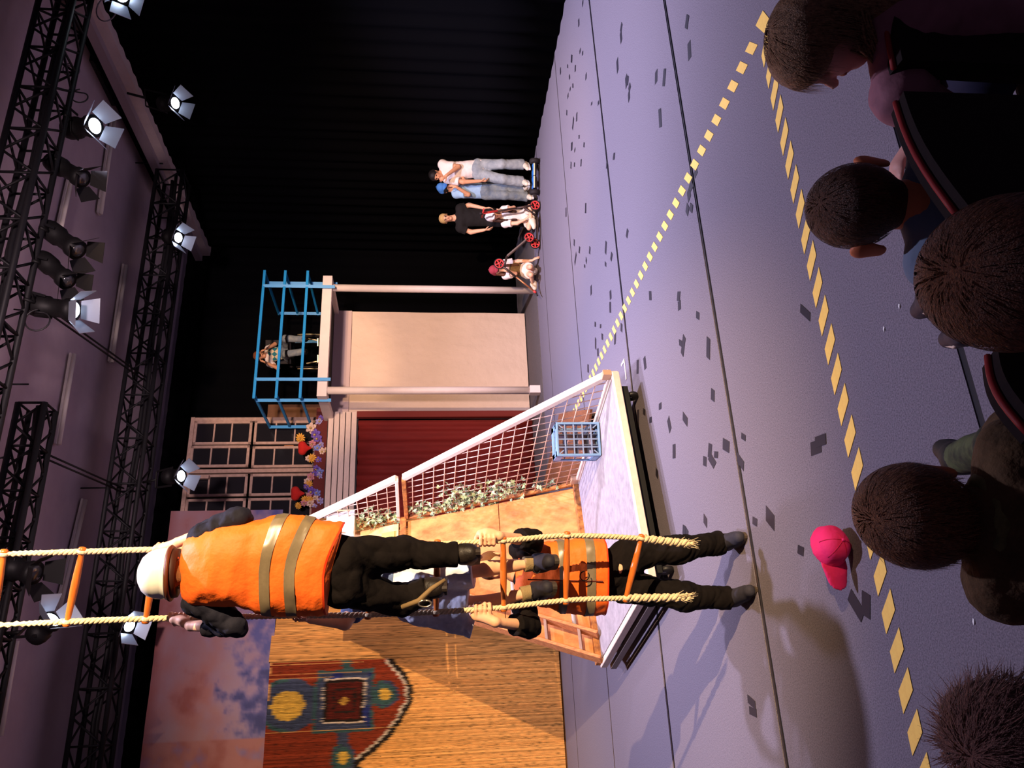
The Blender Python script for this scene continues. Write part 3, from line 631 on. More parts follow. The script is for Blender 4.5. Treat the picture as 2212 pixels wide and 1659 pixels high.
bevel(MB().box(box + (.1, 0, .1), (.3, .3, .55), (E1, E2, (0, 0, 1))).o('cabinet', mat('speaker_brown', srgb(60, 40, 34), .7), bx), .01)
MB().box(box + (.1, 0, -.47), (.31, .31, .03), (E1, E2, (0, 0, 1))).o('bottom_edge', mat('speaker_tan', srgb(190, 140, 90), .6), bx)  # the lit lower edge, its light put into the colour of this strip
MB().bar(box + (.1, 0, .65), GRID(9.8, 11, 6.9), .05).o('bracket', M_blackmetal, bx)
# ================================================================ wheeled ramp with wire mesh side
CD = np.array((-1.62, 6.47, 0)); U1 = unit((1.70, 1.26, 0)); U2 = np.array((-U1[1], U1[0], 0))
def CT(p, q, z): return CD + U1 * p + U2 * q + np.array((0, 0, z))
ZU = np.array((0, 0, 1.0)); AXC = (U1, U2, ZU)
M_cartw = mat('cart_frame_white', srgb(226, 205, 190), .5, var=.08, scale=9)
M_rust = mat('rusty_frame', srgb(196, 128, 66), .65, col2=srgb(120, 70, 40), scale=16)
M_ply = mat('orange_plywood', srgb(226, 150, 88), .6, col2=srgb(176, 98, 52), scale=5, stretch=(1, 1, .5), bump=.1, bscale=30)
M_deck = mat('deck_carpet', srgb(158, 150, 156), .9, var=.16, scale=12, bump=.2, bscale=200)
cart = thing('ramp_cart', 'wheeled stage ramp with a grey deck, orange plywood climbing face and wire mesh side', 'ramp', loc=CT(1.07, 1.3, 0))
W = 2.15
def RP(p, t, off=0.0):        # a point on the climbing face: t = height
    return CT(p, 2.20 + (t - .28) * .394 - off, t)
MB().box(CT(W / 2, 1.1, .255), (W / 2 - .05, 1.1, .02), AXC).o('deck', M_deck, cart)
for p0, q0, p1, q1, mm in ((0, 0, W, 0, M_cartw), (W, 0, W, 2.2, M_cartw), (0, 0, 0, 2.2, M_cartw), (0, 2.2, W, 2.2, M_rust)):
    bevel(MB().bar(CT(p0, q0, .25), CT(p1, q1, .25), .06, .07).o('deck_edge', mm, cart), .005, 1)
MB().box(CT(W / 2, 1.1, .17), (W / 2 - .1, 1.02, .05), AXC).o('underframe', mat('under_black', (.008, .008, .008), .8), cart)
MB().bar(CT(-.02, 0, .15), CT(-.02, 2.2, .15), .05, .06).o('lower_rail', mat('grey_steel', srgb(120, 108, 104), .5, .3), cart)
for p, q in ((.15, .15), (W - .15, .18), (.15, 2.0), (W - .15, 2.0), (1.4, 3.2), (W - .2, 3.2)):
    wh = MB().lathe([(.055, -.02), (.062, -.014), (.062, .014), (.055, .02)], CT(p, q, .062), U1, 16).o('castor_wheel', M_blackmetal, cart, True)
    MB().bar(CT(p, q, .07), CT(p, q, .2 if q < 3 else .9), .03).o('castor_fork', mat('zinc', srgb(170, 168, 170), .35, .9), wh)
# climbing face: plywood sheets with recessed joints
def sheet(p0, p1, t0, t1, m, nm='plywood_sheet', th=.02):
    q = [RP(p0, t0), RP(p1, t0), RP(p1, t1), RP(p0, t1)]; nr = unit(np.cross(q[1] - q[0], q[3] - q[0])); return MB().poly(q, nr, th).o(nm, m, cart)
def PL(t): return .02 + (t - .28) * .50      # the face narrows upwards along its left edge
for t0, t1 in ((.28, 1.2), (1.21, 2.30)):
    q = [RP(PL(t0), t0), RP(2.10, t0), RP(2.10, t1), RP(PL(t1), t1)]; nr = unit(np.cross(q[1] - q[0], q[3] - q[0]))
    if t0 < 1:
        MB().poly([q[0], RP(1.2, t0), RP(1.2, t1), q[3]], nr, .02).o('plywood_sheet', M_ply, cart); MB().poly([RP(1.21, t0), q[1], q[2], RP(1.21, t1)], nr, .02).o('plywood_sheet', M_ply, cart)
    else: MB().poly(q, nr, .02).o('plywood_sheet', M_ply, cart)
M_ply2 = mat('pale_plywood', srgb(232, 190, 140), .6, col2=srgb(200, 150, 100), scale=6)
q = [RP(PL(2.42), 2.42), RP(2.10, 2.42), RP(2.10, 3.6), RP(PL(3.6), 3.6)]; MB().poly(q, unit(np.cross(q[1] - q[0], q[3] - q[0])), .02).o('plywood_sheet', M_ply2, cart)
sheet(1.2, 2.0, 2.46, 2.62, mat('lime_board', srgb(190, 190, 96), .6), 'lime_board', -.02)
for t in (.3, 2.36, 3.6): bevel(MB().bar(RP(PL(t) - .03, t, .03), RP(W, t, .03), .07, .075).o('cross_beam', M_rust, cart), .006, 1)
for p, pt in ((.1, 1.75), (1.1, 1.9), (2.1, 2.1)): MB().bar(RP(p, .2, -.08), RP(pt, 3.6, -.08), .06).o('rear_stud', M_rust, cart)
for p in (1.4, W - .15): MB().bar(CT(p, 3.2, .15), RP(1.8 + p * .14, 3.5, -.1), .05).o('back_leg', M_blackmetal, cart)
for p in (1.4, W - .15): MB().bar(CT(p, 2.2, .15), CT(p, 3.25, .15), .05).o('base_rail', M_blackmetal, cart)
# wooden steps on the left edge
M_plank = mat('step_plank', srgb(214, 138, 84), .6, col2=srgb(170, 100, 60), scale=6, stretch=(8, 8, 1))
for p, t1, th in ((-.02, 3.2, .03), (.24, 2.0, .03)):
    bevel(MB().bar(RP(p + PL(.30), .30, .16), RP(p + PL(t1), t1, .16), .035, .13, U2).o('stringer', M_plank, cart), .004, 1)
for i in range(8):
    t = .48 + .33 * i; bevel(MB().bar(RP(PL(t) - .02, t, .16), RP(PL(t) + .24, t, .16), .09, .03, U2 * .3 + ZU).o('tread', mat('tread_grey', srgb(146, 118, 106), .7, var=.1), cart), .003, 1)
for t in (.52, 1.12, 1.72): MB().tube([RP(PL(t) + .27, t, .16), RP(PL(t) + .72, t, .10)], .022, 10).o('peg', mat('peg_grey', srgb(168, 160, 160), .5), cart, True)
# wire mesh side: lower panel A-B-Q-P and the upper one
def side(q, z): return CT(W, q, z)
def mesh_panel(nm, quad, dz, nu):
    t = thing(nm, 'lower slanted wire mesh panel of the ramp, sloping down to the deck corner' if dz > .5 else 'upper small wire mesh panel of the ramp behind the climber', 'mesh panel', loc=side(*quad[0]))
    (qA, zA), (qB, zB), (qQ, zQ), (qP, zP) = quad
    for s_, (c0, c1, w, m) in enumerate(((quad[0], quad[3], .075, M_cartw), (quad[1], quad[2], .05, M_rust), (quad[3], quad[2], .06, M_rust), (quad[0], quad[1], .05, M_cartw))):
        bevel(MB().bar(side(*c0) + U1 * (.02 if s_ == 0 else 0), side(*c1) + U1 * (.02 if s_ == 0 else 0), w, w * .8).o('frame_bar', m, t), .004, 1)
    M_wire = mat('wire_pale', srgb(214, 176, 156), .45, .3)
    z0 = min(zA, zB); z1 = max(zQ, zP); z = z0 + .12
    while z < z1 - .05:
        f = lambda c, d: c[0] + (d[0] - c[0]) * (z - c[1]) / (d[1] - c[1])
        MB().tube([side(f(quad[0], quad[3]), z), side(f(quad[1], quad[2]), z)], .0058, 5).o('wire', M_wire, t, True); z += .122
    g = (qQ - qB) / (zQ - zB); qs = qA + .14
    while qs < qB - .04:   # wires parallel to the climbing face, ending at the sloping top bar
        k_ = (qP - qA) / (zP - zA); zt = z1 if abs(k_ - g) < 1e-6 else min(z1, zA + (qs - qA) / (k_ - g))
        if zt > zA + .06: MB().tube([side(qs, zA) + U1 * .01, side(qs + g * (zt - zA), zt) + U1 * .01], .0058, 5).o('wire', M_wire, t, True)
        qs += .128
    return t
LOW = [(.03, .29), (2.18, .29), (2.98, 2.32), (2.02, 2.34)]
UPP = [(2.04, 2.42), (3.02, 2.42), (3.48, 3.6), (3.10, 3.6)]
mesh_panel('mesh_panel', LOW, 1, 0); mesh_panel('mesh_panel', UPP, .4, 0)
for c, nm in ((side(.03, .3), 'corner_block'), (side(2.1, .3), 'corner_block')): MB().box(c + ZU * .03, (.03, .045, .04), AXC).o(nm, mat('block_wood', srgb(190, 150, 120), .6), cart)
wb = P(735, 1135, 10.05); b_ = thing('white_box', 'white bright open box standing behind the upper wire mesh', 'box', loc=wb)
bevel(MB().box(wb + (0, .1, 0), (.15, .1, .17), AXC).o('box_body', mat('box_white', (.85, .82, .8), .5), b_), .01); MB().box(wb + (0, -.005, .0), (.11, .012, .02), AXC).o('handle_slot', mat('slot_grey', (.25, .25, .28), .6), b_)
# brown board behind the mesh
q = [PZ(1275, 884, .10), PZ(1208, 892, .10), PZ(1174, 1045, .10), PZ(1252, 1043, .10)]
bd = MB().poly(q, ZU, .03); bd.o('chipboard_ramp', mat('chipboard', srgb(150, 92, 58), .8, col2=srgb(96, 56, 36), scale=60), label='brown chipboard sheet lying on low feet behind the wire mesh', cat='board')
ob_ = bpy.data.objects['chipboard_ramp']
for i, c in enumerate((lerp(q[0], q[2], .15), lerp(q[0], q[2], .85), lerp(q[1], q[3], .15), lerp(q[1], q[3], .85))): MB().box(c * [1, 1, 0] + (0, 0, .035), (.04, .04, .035)).o('foot', M_blackmetal, ob_)
# ivy along the edge of the face
M_ivy = mat('ivy_leaf', srgb(98, 128, 70), .5, col2=srgb(196, 200, 160), scale=26)
M_stem = mat('ivy_stem', srgb(70, 70, 40), .8)
def ivy(par_label, spots, seed, extra=()):
    r = random.Random(seed); c0 = side(*spots[0][:2]); t = thing('ivy_garland', par_label, 'plant', loc=c0); pts = [side(q, z) - U1 * -.02 for q, z, s, n in spots]
    MB().tube(pts, .008, 5).o('vine', M_stem, t, True)
    lf = MB()
    for q, z, spread, n in spots:
        for _ in range(n):
            c = side(q + r.gauss(0, spread), z + r.gauss(0, .10)) + U1 * r.uniform(-.05, .06); d = unit((r.uniform(-1, 1), r.uniform(-1, 1), r.uniform(-1, .3))); nn = unit((r.uniform(-.5, .9), r.uniform(-1, -.2), r.uniform(-.2, .8))); x = unit(np.cross(d, nn)); L = r.uniform(.03, .055)
            o5 = [(0, 0), (.45, .25), (.9, .1), (.62, .45), (.75, .8), (.3, .65), (0, 1.25), (-.3, .65), (-.75, .8), (-.62, .45), (-.9, .1), (-.45, .25)]
            v = [c + x * a * L + d * b2 * L + nn * (.25 * L * abs(a)) for a, b2 in o5]; lf.add([c + d * .5 * L] + v, [(0, i + 1, (i + 1) % 12 + 1) for i in range(12)])
    tag(lf.o('leaves', M_ivy, t), kind='stuff'); return t
def edgeq(z): return 2.18 + (z - .29) * .394
ivy('long ivy garland tied along the lower wire mesh beside the orange face', [(edgeq(z) - .02 - sp_ * 1.1, z, sp_, n) for z, n, sp_ in ((2.2, 20, .06), (2.1, 30, .09), (1.98, 22, .05), (1.88, 8, .03), (1.78, 40, .12), (1.68, 60, .15), (1.58, 46, .16), (1.48, 30, .08), (1.40, 30, .12), (1.28, 12, .14), (1.18, 40, .15), (1.08, 44, .15), (.98, 12, .08), (.75, 6, .04), (.6, 7, .04))], 3)
ivy('short ivy sprig on the upper wire mesh beside the white box', [(edgeq(z) - .1, z, .1, n) for z, n in ((2.55, 34), (2.65, 40), (2.75, 40), (2.85, 34))], 4)

# ================================================================ blue bottle crate standing on end on the deck
M_crate = mat('crate_blue', srgb(120, 158, 200), .45, var=.05, scale=20)
cc = PZ(1296, 948, .285); fr = unit(np.array((.30, -1, 0))); xr = np.array((-fr[1], fr[0], 0)); 
def CR(x, d, z): return cc + xr * x + fr * d + ZU * z
cr = thing('bottle_crate', 'pale blue plastic bottle crate standing on its end on the grey deck', 'crate', loc=cc)
w2, hh, dp = .168, .46, .30; axr = (xr, fr, ZU)
for x in (-w2, w2):      # side walls with a window and corner posts
    m = MB()
    for d0, d1, z0, z1 in ((-dp, -dp + .05, 0, hh), (-.07, 0, 0, hh), (-dp, 0, 0, .07), (-dp, 0, hh - .07, hh)): m.box(CR(x, (d0 + d1) / 2, (z0 + z1) / 2), (.008, (d1 - d0) / 2, (z1 - z0) / 2), axr)
    m.o('side_wall', M_crate, cr)
for z in (.008, hh - .008):
    m = MB()
    for x0, x1, d0, d1 in ((-w2, -w2 + .05, -dp, 0), (w2 - .05, w2, -dp, 0), (-w2, w2, -dp, -.17), (-w2, w2, -.08, 0)): m.box(CR((x0 + x1) / 2, (d0 + d1) / 2, z), ((x1 - x0) / 2, (d1 - d0) / 2, .008), axr)
    m.o('end_wall', M_crate, cr)
m = MB()
for x, z, hx, hz in ((-w2, hh / 2, .012, hh / 2), (w2, hh / 2, .012, hh / 2), (0, .01, w2, .012), (0, hh - .01, w2, .012)): m.box(CR(x, 0, z), (hx, .014, hz), axr)
bevel(m.o('rim', M_crate, cr), .006)
M_grid = mat('crate_grid', srgb(128, 146, 178), .45)
for i in (1, 2, 3): MB().bar(CR(-w2 + 2 * w2 * i / 4, .0, .01), CR(-w2 + 2 * w2 * i / 4, .0, hh - .01), .008, .014).o('grid_bar', M_grid, cr)
for i in range(1, 5): MB().bar(CR(-w2, .0, hh * i / 5), CR(w2, .0, hh * i / 5), .008, .014).o('grid_bar', M_grid, cr)
for sx in (-1, 1):
    for sz in (0, 1):
        z0 = .01 + sz * (hh - .02); s_ = 1 - 2 * sz; MB().bar(CR(sx * w2, 0, z0), CR(sx * (w2 - .05), 0, z0 + s_ * .06), .008, .012).o('grid_brace', M_grid, cr)
for i in (1, 2): MB().box(CR(-w2 + 2 * w2 * i / 3, -dp / 2, hh / 2), (.004, dp / 2 - .02, hh / 2 - .01), axr).o('divider', mat('crate_inner', srgb(86, 96, 120), .5), cr)
for i in (1, 2, 3): MB().box(CR(0, -dp / 2, hh * i / 4), (w2 - .01, dp / 2 - .03, .003), axr).o('divider', MATS['crate_inner'], cr)
for i in range(11): MB().box(CR(-w2 - .009, -.035, .08 + .022 * i), (.001, .009, .007 if i % 3 else .005), axr).o('printed_letter', mat('crate_print', srgb(190, 200, 225), .6), cr)

# ================================================================ rope ladder
M_rope = mat('rope_hemp', srgb(228, 208, 168), .8, var=.18, scale=120, bump=.4, bscale=300)
M_rung = mat('rung_varnish', srgb(196, 104, 40), .3, var=.15, scale=14, stretch=(1, 8, 8), spec=.5)
LP = [(0, 1350), (145, 1343), (315, 1337), (480, 1333), (640, 1330), (795, 1328), (942, 1322), (1088, 1312), (1222, 1297), (1352, 1292), (1490, 1290)]
RPX = [(0, 1197), (177, 1192), (340, 1187), (500, 1184), (655, 1181), (803, 1178), (945, 1175), (1087, 1168), (1225, 1157), (1385, 1163), (1495, 1175)]
def rpt(px, py): return P(px, py, 4.6 + .3 * px / 1400)
ropeL = [rpt(*q) for q in LP]; ropeR = [rpt(*q) for q in RPX]
lad = thing('rope_ladder', 'hemp rope ladder with varnished wooden rungs hanging from above', 'ladder', loc=(-1.13, 4.8, .4))
def rope_mesh(ctrl, r=.0135, period=.075):
    top = ctrl[0] + (ctrl[0] - ctrl[1]) * ((CEIL - ctrl[0][2]) / (ctrl[0][2] - ctrl[1][2]))
    ctrl = [top] + ctrl; pts = []
    for i in range(len(ctrl) - 1):
        p0, p1, p2, p3 = ctrl[max(i - 1, 0)], ctrl[i], ctrl[i + 1], ctrl[min(i + 2, len(ctrl) - 1)]; n = max(4, int(np.linalg.norm(p2 - p1) / .0085))
        for j in range(n):
            t = j / n
            pts.append(p1 + (p2 - p1) * t if i == 0 else .5 * (2 * p1 + (p2 - p0) * t + (2 * p0 - 5 * p1 + 4 * p2 - p3) * t * t + (3 * p1 - p0 - 3 * p2 + p3) * t ** 3))
    pts.append(ctrl[-1]); m = MB(); s = 0
    ph = [0]
    for i in range(1, len(pts)): s += np.linalg.norm(pts[i] - pts[i - 1]); ph.append(s / period * 2 * PI)
    for kq in range(3):
        m.tube([p + np.array((math.cos(h + kq * 2.0944), math.sin(h + kq * 2.0944), 0)) * r * .62 for p, h in zip(pts, ph)], r * .72, 6)
    return m
rope_mesh(ropeL).o('rope', M_rope, lad, True); rope_mesh(ropeR).o('rope', M_rope, lad, True)
rr = random.Random(5)
for ends in ((ropeL[9], ropeL[10]), (ropeR[9], ropeR[10])):
    m = MB(); a, b2 = ends; n = 46          # knotted, frayed tail
    for kq in range(3):
        m.tube([lerp(a, b2, i / n) + np.array((math.cos(i * .62 + kq * 2.09), math.sin(i * .62 + kq * 2.09) * .8, 0)) * .0135 * (1 + .4 * math.sin(i * .9 + a[0] * 9)) for i in range(n + 1)], .0125, 7)
    for _ in range(60):
        p = lerp(a, b2, rr.uniform(.75, 1.02)) + np.array((rr.uniform(-.02, .02), rr.uniform(-.02, .02), 0)); m.tube([p, p + np.array((rr.uniform(-.02, .02), rr.uniform(-.02, .02), rr.uniform(-.06, -.02)))], .0022, 3)
    m.o('frayed_tail', M_rope, lad, True)
for i in range(0, 10):
    a = ropeL[i] if i else P(-18, 1350, 4.6); b2 = ropeR[i] if i else P(8, 1197, 4.6); d = unit(b2 - a); L = np.linalg.norm(b2 - a); e = .028
    MB().lathe([(.004, -e), (.018, -e + .004), (.0225, -e + .016), (.018, -.004), (.0145, .012), (.016, .04), (.02, L * .35), (.021, L * .5), (.02, L * .65), (.016, L - .04), (.0145, L - .012), (.018, L + .004), (.0225, L + e - .016), (.018, L + e - .004), (.004, L + e)], a, d, 14).o('rung', M_rung, lad, True)
    for c in (a, b2): MB().tube([c + d * x for x in (-.012, -.006, .006, .012)], [.019, .026, .026, .019], 10).o('lashing', M_rope, lad, True)
# ================================================================ people on the ladder
SKIN = mat('skin_fair', srgb(232, 176, 140), .55, var=.05, scale=30, spec=.35)
SKIN2 = mat('skin_tan', srgb(206, 146, 108), .55, var=.05, scale=30, spec=.35)
LIP = mat('lip_pink', srgb(186, 104, 92), .5)
M_blackcloth = mat('black_cotton', srgb(20, 16, 16), .9, var=.2, scale=7, bump=.35, bscale=16, spec=.1)
M_navy = mat('navy_jacket', srgb(28, 28, 40), .8, var=.2, scale=6, bump=.35, bscale=16, spec=.15)
M_boot = mat('black_leather', srgb(30, 24, 21), .5, var=.3, scale=14, spec=.3, bump=.3, bscale=24)
M_orange = mat('hi_vis_orange', srgb(255, 112, 38), .6, var=.06, scale=5, bump=.7, bscale=9)
M_band = mat('reflective_grey', srgb(122, 108, 84), .35, var=.06, scale=60, spec=.6)
def build(name, label, J, s, res, skin, head, hands, hs=1.0, face=True, group=None, shrink=.006, body_only=None):
    """body as one surface; head = (centre, forward, up); hands = list of hand prims"""
    zmin = min(J['an' + S][2] for S in 'LR'); t = thing(name, label, 'person', group, (J['pelvis'][0], J['pelvis'][1], max(0, zmin - .09)))
    B = skeleton(J, s); pr = [(a, b, ra - shrink, rb - shrink, o) if n[:-1] not in ('forearm', 'uparm') else (a, b, ra, rb, o) for n, (a, b, ra, rb, o) in B.items()]
    pr += head_prims(head[0], head[1], head[2], hs, J['neck'])
    for h in hands: pr += h
    body = field_obj('body', pr, skin, t, res, k=.02)
    if face: face_parts(body, head[0], head[1], head[2], hs, LIP)
    return t, B
def superring(c, x, y, hw, hd, n=40, e=2.6, fold=0, seed=0, ph=0):
    out = []; r = random.Random(seed); ps = [r.uniform(0, 6) for _ in range(4)]
    for i in range(n):
        a = 2 * PI * i / n; ca, sa = math.cos(a), math.sin(a)
        k_ = 1 + fold * (math.sin(5 * a + ps[0] + ph * 3) * .5 + math.sin(9 * a + ps[1] - ph * 5) * .35 + math.sin(14 * a + ps[2] + ph * 7) * .2)
        out.append(c + x * hw * k_ * math.copysign(abs(ca) ** (2 / e), ca) + y * hd * k_ * math.copysign(abs(sa) ** (2 / e), sa))
    return out
def vest(par, keys, x, y, bands, fold=.02, seed=1, nst=44, m_main=None, e=2.6, sag=0.0, wrk=.014):
    """keys: (t, centre, half width, half depth); bands: (t0, t1)"""
    T = [k_[0] for k_ in keys]
    def at(t, grow=0.0):
        c = np.array([np.interp(t, T, [k_[1][j] for k_ in keys]) for j in range(3)]); hw = np.interp(t, T, [k_[2] for k_ in keys]); hd = np.interp(t, T, [k_[3] for k_ in keys])
        R_ = superring(c, x, y, hw + grow, hd + grow, fold=fold * min(1, .3 + t), seed=seed, ph=t, e=e)
        R_ = [p + (p - c) / hw * wrk * float(wob(p[0], p[1], p[2], seed + 5, 48)) for p in R_]
        return [p - ZU * sag * max(0, ((p - c) @ x) / hw) ** 1.5 * min(1, max(0, t - .3) * 2.5) for p in R_]
    o = MB().loft([at(i / nst) for i in range(nst + 1)]).o('safety_vest', m_main or M_orange, par, True)
    for t0, t1 in bands: MB().loft([at(t0 + (t1 - t0) * i / 6, .004) for i in range(7)], False).o('reflective_band', M_band, o, True)
    # dark binding round the hem
    MB().loft([at(.985, .003), at(1.0, .003)], False).o('hem_binding', mat('hem_red', srgb(220, 60, 20), .6), o, True)
    return o
away = unit((0.05, 1, 0)); toward = np.array((0, -1.0, 0))
# ---- the climber, seen from behind
gL = P(392, 1337, 4.685); gR = P(356, 1186, 4.675)
J = dict(fwd=away, pelvis=P(735, 1236, 4.46), chest=P(520, 1225, 4.44), neck=P(402, 1238, 4.44),
         shL=P(428, 1296, 4.42), elL=P(508, 1352, 4.40), wrL=P(412, 1352, 4.56), shR=P(440, 1166, 4.44), elR=P(515, 1122, 4.44), wrR=P(384, 1172, 4.58),
         hpL=P(745, 1270, 4.46), knL=P(868, 1296, 4.62), anL=P(930, 1270, 4.60), toL=P(948, 1263, 4.79), hpR=P(745, 1202, 4.46), knR=P(870, 1197, 4.58), anR=P(1002, 1197, 4.60), toR=P(1036, 1205, 4.80))
hd = (P(372, 1238, 4.43), away, np.array((0, -.12, 1.0)))
climber, B = build('person', 'person in an orange vest and white helmet climbing the rope ladder', J, 1.0, .008, SKIN, hd, [grip_hand(J['wrL'], gL, ZU, 1.0, -1), grip_hand(J['wrR'], gR, ZU, 1.0, 1)], 1.02)
field_obj('jacket', [seg(B, 'abdomen', 0, 1, .012), seg(B, 'upper', 0, .9, .012, .004), (J['neck'] - ZU * .02, J['neck'] + ZU * .05 + away * -.01, .07, .062, dict(c1=True, k=.02))] +
          [seg(B, b_ + S, 0, f1, e_, c1=(b_ == 'forearm')) for S in 'LR' for b_, f1, e_ in (('clav', 1, .006), ('uparm', 1, .022), ('forearm', .62, .022))], M_navy, climber, .008, fold=.017, ffreq=60, seed=4)
field_obj('trousers', [seg(B, b_ + S, 0, f1, e_, e2_, c1=(b_ == 'shin')) for S in 'LR' for b_, f1, e_, e2_ in (('hip', 1, .008, .02), ('thigh', 1, .022, .034), ('shin', .9, .034, .030))] + [seg(B, 'abdomen', 0, .4, .008)], M_blackcloth, climber, .008, k=.03, fold=.018, ffreq=55, seed=6)
for S in 'LR': shoe(climber, J['an' + S], J['to' + S], M_boot, 1.12, .008, mat('boot_sole', srgb(46, 38, 34), .6))
vk = [(0, P(394, 1234, 4.44), .10, .06), (.03, P(402, 1232, 4.44), .165, .10), (.10, P(425, 1229, 4.42), .184, .138), (.25, P(470, 1222, 4.41), .204, .168), (.40, P(520, 1216, 4.41), .216, .172), (.49, P(548, 1219, 4.42), .236, .16), (.56, P(572, 1222, 4.42), .262, .162), (.75, P(630, 1222, 4.43), .262, .165), (.9, P(680, 1226, 4.44), .248, .168), (1, P(708, 1230, 4.45), .235, .168)]
vest(climber, vk, RT, np.array((0, 1.0, 0)), [(.56, .63), (.73, .80)], .035, 3, sag=.085)
c = hd[0]
hel = MB(); ax = unit((0, -.10, 1)); fx = away
prof = [(.128, .0), (.132, .02), (.128, .055), (.115, .09), (.09, .118), (.05, .138), (.01, .145)]
hel.lathe([(.135, -.006), (.135, .0)] + prof, c + ax * .025, ax, 28)
ho = hel.o('helmet', mat('helmet_white', srgb(240, 238, 228), .3, spec=.5), climber, True)
MB().lathe([(.142, -.016), (.148, -.008), (.140, .004), (.13, .006)], c + ax * .012, ax, 28).o('helmet_rim', mat('helmet_rim_brown', srgb(92, 46, 26), .5), ho, True)
MB().lathe([(.126, -.035), (.13, -.012), (.126, .0)], c + ax * .005, ax, 24).o('head_band', mat('headband_dark', srgb(54, 26, 16), .6), ho, True)
field_obj('hair', [(c - away * .03 + ZU * .02, c + away * .01 + ZU * .03, .088, .086, dict(k=.02)), (c - away * .05 - ZU * .0, c - away * .045 - ZU * .06, .06, .045, dict(k=.02))], mat('hair_brown', srgb(150, 98, 52), .7, col2=srgb(84, 50, 28), scale=40, stretch=(40, 8, 3), bump=.6, bscale=30), climber, .008, fold=.004, ffreq=220)
st = MB().tube([P(868, 1312, 4.42), P(905, 1298, 4.40), P(932, 1272, 4.38), P(962, 1252, 4.40)], [.014, .016, .014, .010], 8).o('safety_strap', mat('strap_olive', srgb(120, 98, 66), .7), climber, True)
cb = P(918, 1304, 4.38); MB().tube([cb + np.array((math.cos(a) * .018, 0, math.sin(a) * .035)) for a in [i * .45 for i in range(15)]], .005, 6).o('carabiner', mat('steel_bright', srgb(190, 180, 165), .3, .9), st, True)
# ---- the helper standing behind the ladder, facing us
hl = P(1052, 1166, 4.825); hr = P(1042, 1316, 4.82)
J = dict(fwd=toward, pelvis=P(1335, 1232, 5.28), chest=P(1190, 1236, 5.30), neck=P(1110, 1236, 5.32),
         shL=P(1128, 1186, 5.32), elL=P(1150, 1170, 5.06), wrL=P(1078, 1158, 4.83), shR=P(1128, 1294, 5.32), elR=P(1142, 1352, 4.96), wrR=P(1070, 1344, 4.78),
         hpL=P(1352, 1200, 5.28), knL=P(1470, 1186, 5.22), anL=P(1560, 1172, 5.32), toL=P(1588, 1160, 5.14), hpR=P(1352, 1268, 5.28), knR=P(1478, 1288, 5.16), anR=P(1578, 1292, 5.20), toR=P(1612, 1276, 4.99))
hd = (P(1070, 1222, 5.36), toward, np.array((0, -.05, 1.0)))
helper, B = build('person', 'person in an orange vest and black trousers standing on the floor holding the rope ladder', J, .98, .008, SKIN, hd, [grip_hand(J['wrL'], hl, ZU, 1.12, -1), grip_hand(J['wrR'], hr, ZU, 1.18, 1)], 1.0)
field_obj('sweater', [seg(B, 'abdomen', 0, 1, .008), seg(B, 'upper', 0, .8, .01, .004)] + [seg(B, b_ + S, 0, f1, e_, c1=(b_ == 'forearm')) for S in 'LR' for b_, f1, e_ in (('clav', 1, .012), ('uparm', 1, .03), ('forearm', .42, .032))], M_blackcloth, helper, .008, fold=.018, ffreq=60, seed=9)
field_obj('trousers', [seg(B, b_ + S, 0, f1, e_, e2_, c1=(b_ == 'shin')) for S in 'LR' for b_, f1, e_, e2_ in (('hip', 1, .006, .016), ('thigh', 1, .02, .034), ('shin', .97, .034, .036))] + [seg(B, 'abdomen', 0, .35, .006)], M_blackcloth, helper, .008, k=.03, fold=.016, ffreq=55, seed=11)
M_gshoe = mat('grey_suede', srgb(46, 44, 56), .8, var=.15, scale=30)
for S in 'LR':
    o = shoe(helper, J['an' + S], J['to' + S], M_gshoe, 1.1, .008, mat('shoe_sole_brown', srgb(74, 62, 52), .7))
    for i in range(3):
        p = lerp(J['an' + S], J['to' + S], .25 + .17 * i) + np.array((0, -.01, .012 - .012 * i)); MB().tube([p + RT * x for x in (-.03, -.01, .01, .03)], .003, 5).o('lace', mat('lace_grey', srgb(120, 116, 130), .8), o, True)
vk = [(0, P(1112, 1240, 5.30), .10, .07), (.06, P(1122, 1240, 5.28), .175, .10), (.25, P(1160, 1241, 5.26), .20, .135), (.5, P(1208, 1243, 5.24), .232, .15), (.75, P(1258, 1243, 5.24), .246, .155), (1, P(1304, 1243, 5.24), .25, .158)]
hv = vest(helper, vk, RT, np.array((0, 1.0, 0)), [(.46, .55), (.75, .85)], .03, 8)
MB().bar(P(1140, 1252, 5.09), P(1303, 1256, 5.075), .006, .006).o('zip', mat('zip_dark', srgb(90, 30, 16), .6), hv)
cx = P(1262, 1243, 5.05); MB().tube([cx + np.array((math.cos(a) * .03, -.012, math.sin(a) * .03)) for a in [i * .45 for i in range(13)]], .0035, 6).o('cord_loop', M_blackcloth, hv, True)
field_obj('hair', [(hd[0] + (0, .02, .03), hd[0] + (0, -.01, .04), .094, .09, dict(k=.02)), (hd[0] + (0, -.12, -.04), hd[0] + (0, -.1, -.1), .09, .08, dict(sub=True, k=.02))], MATS['hair_brown'], helper, .01)
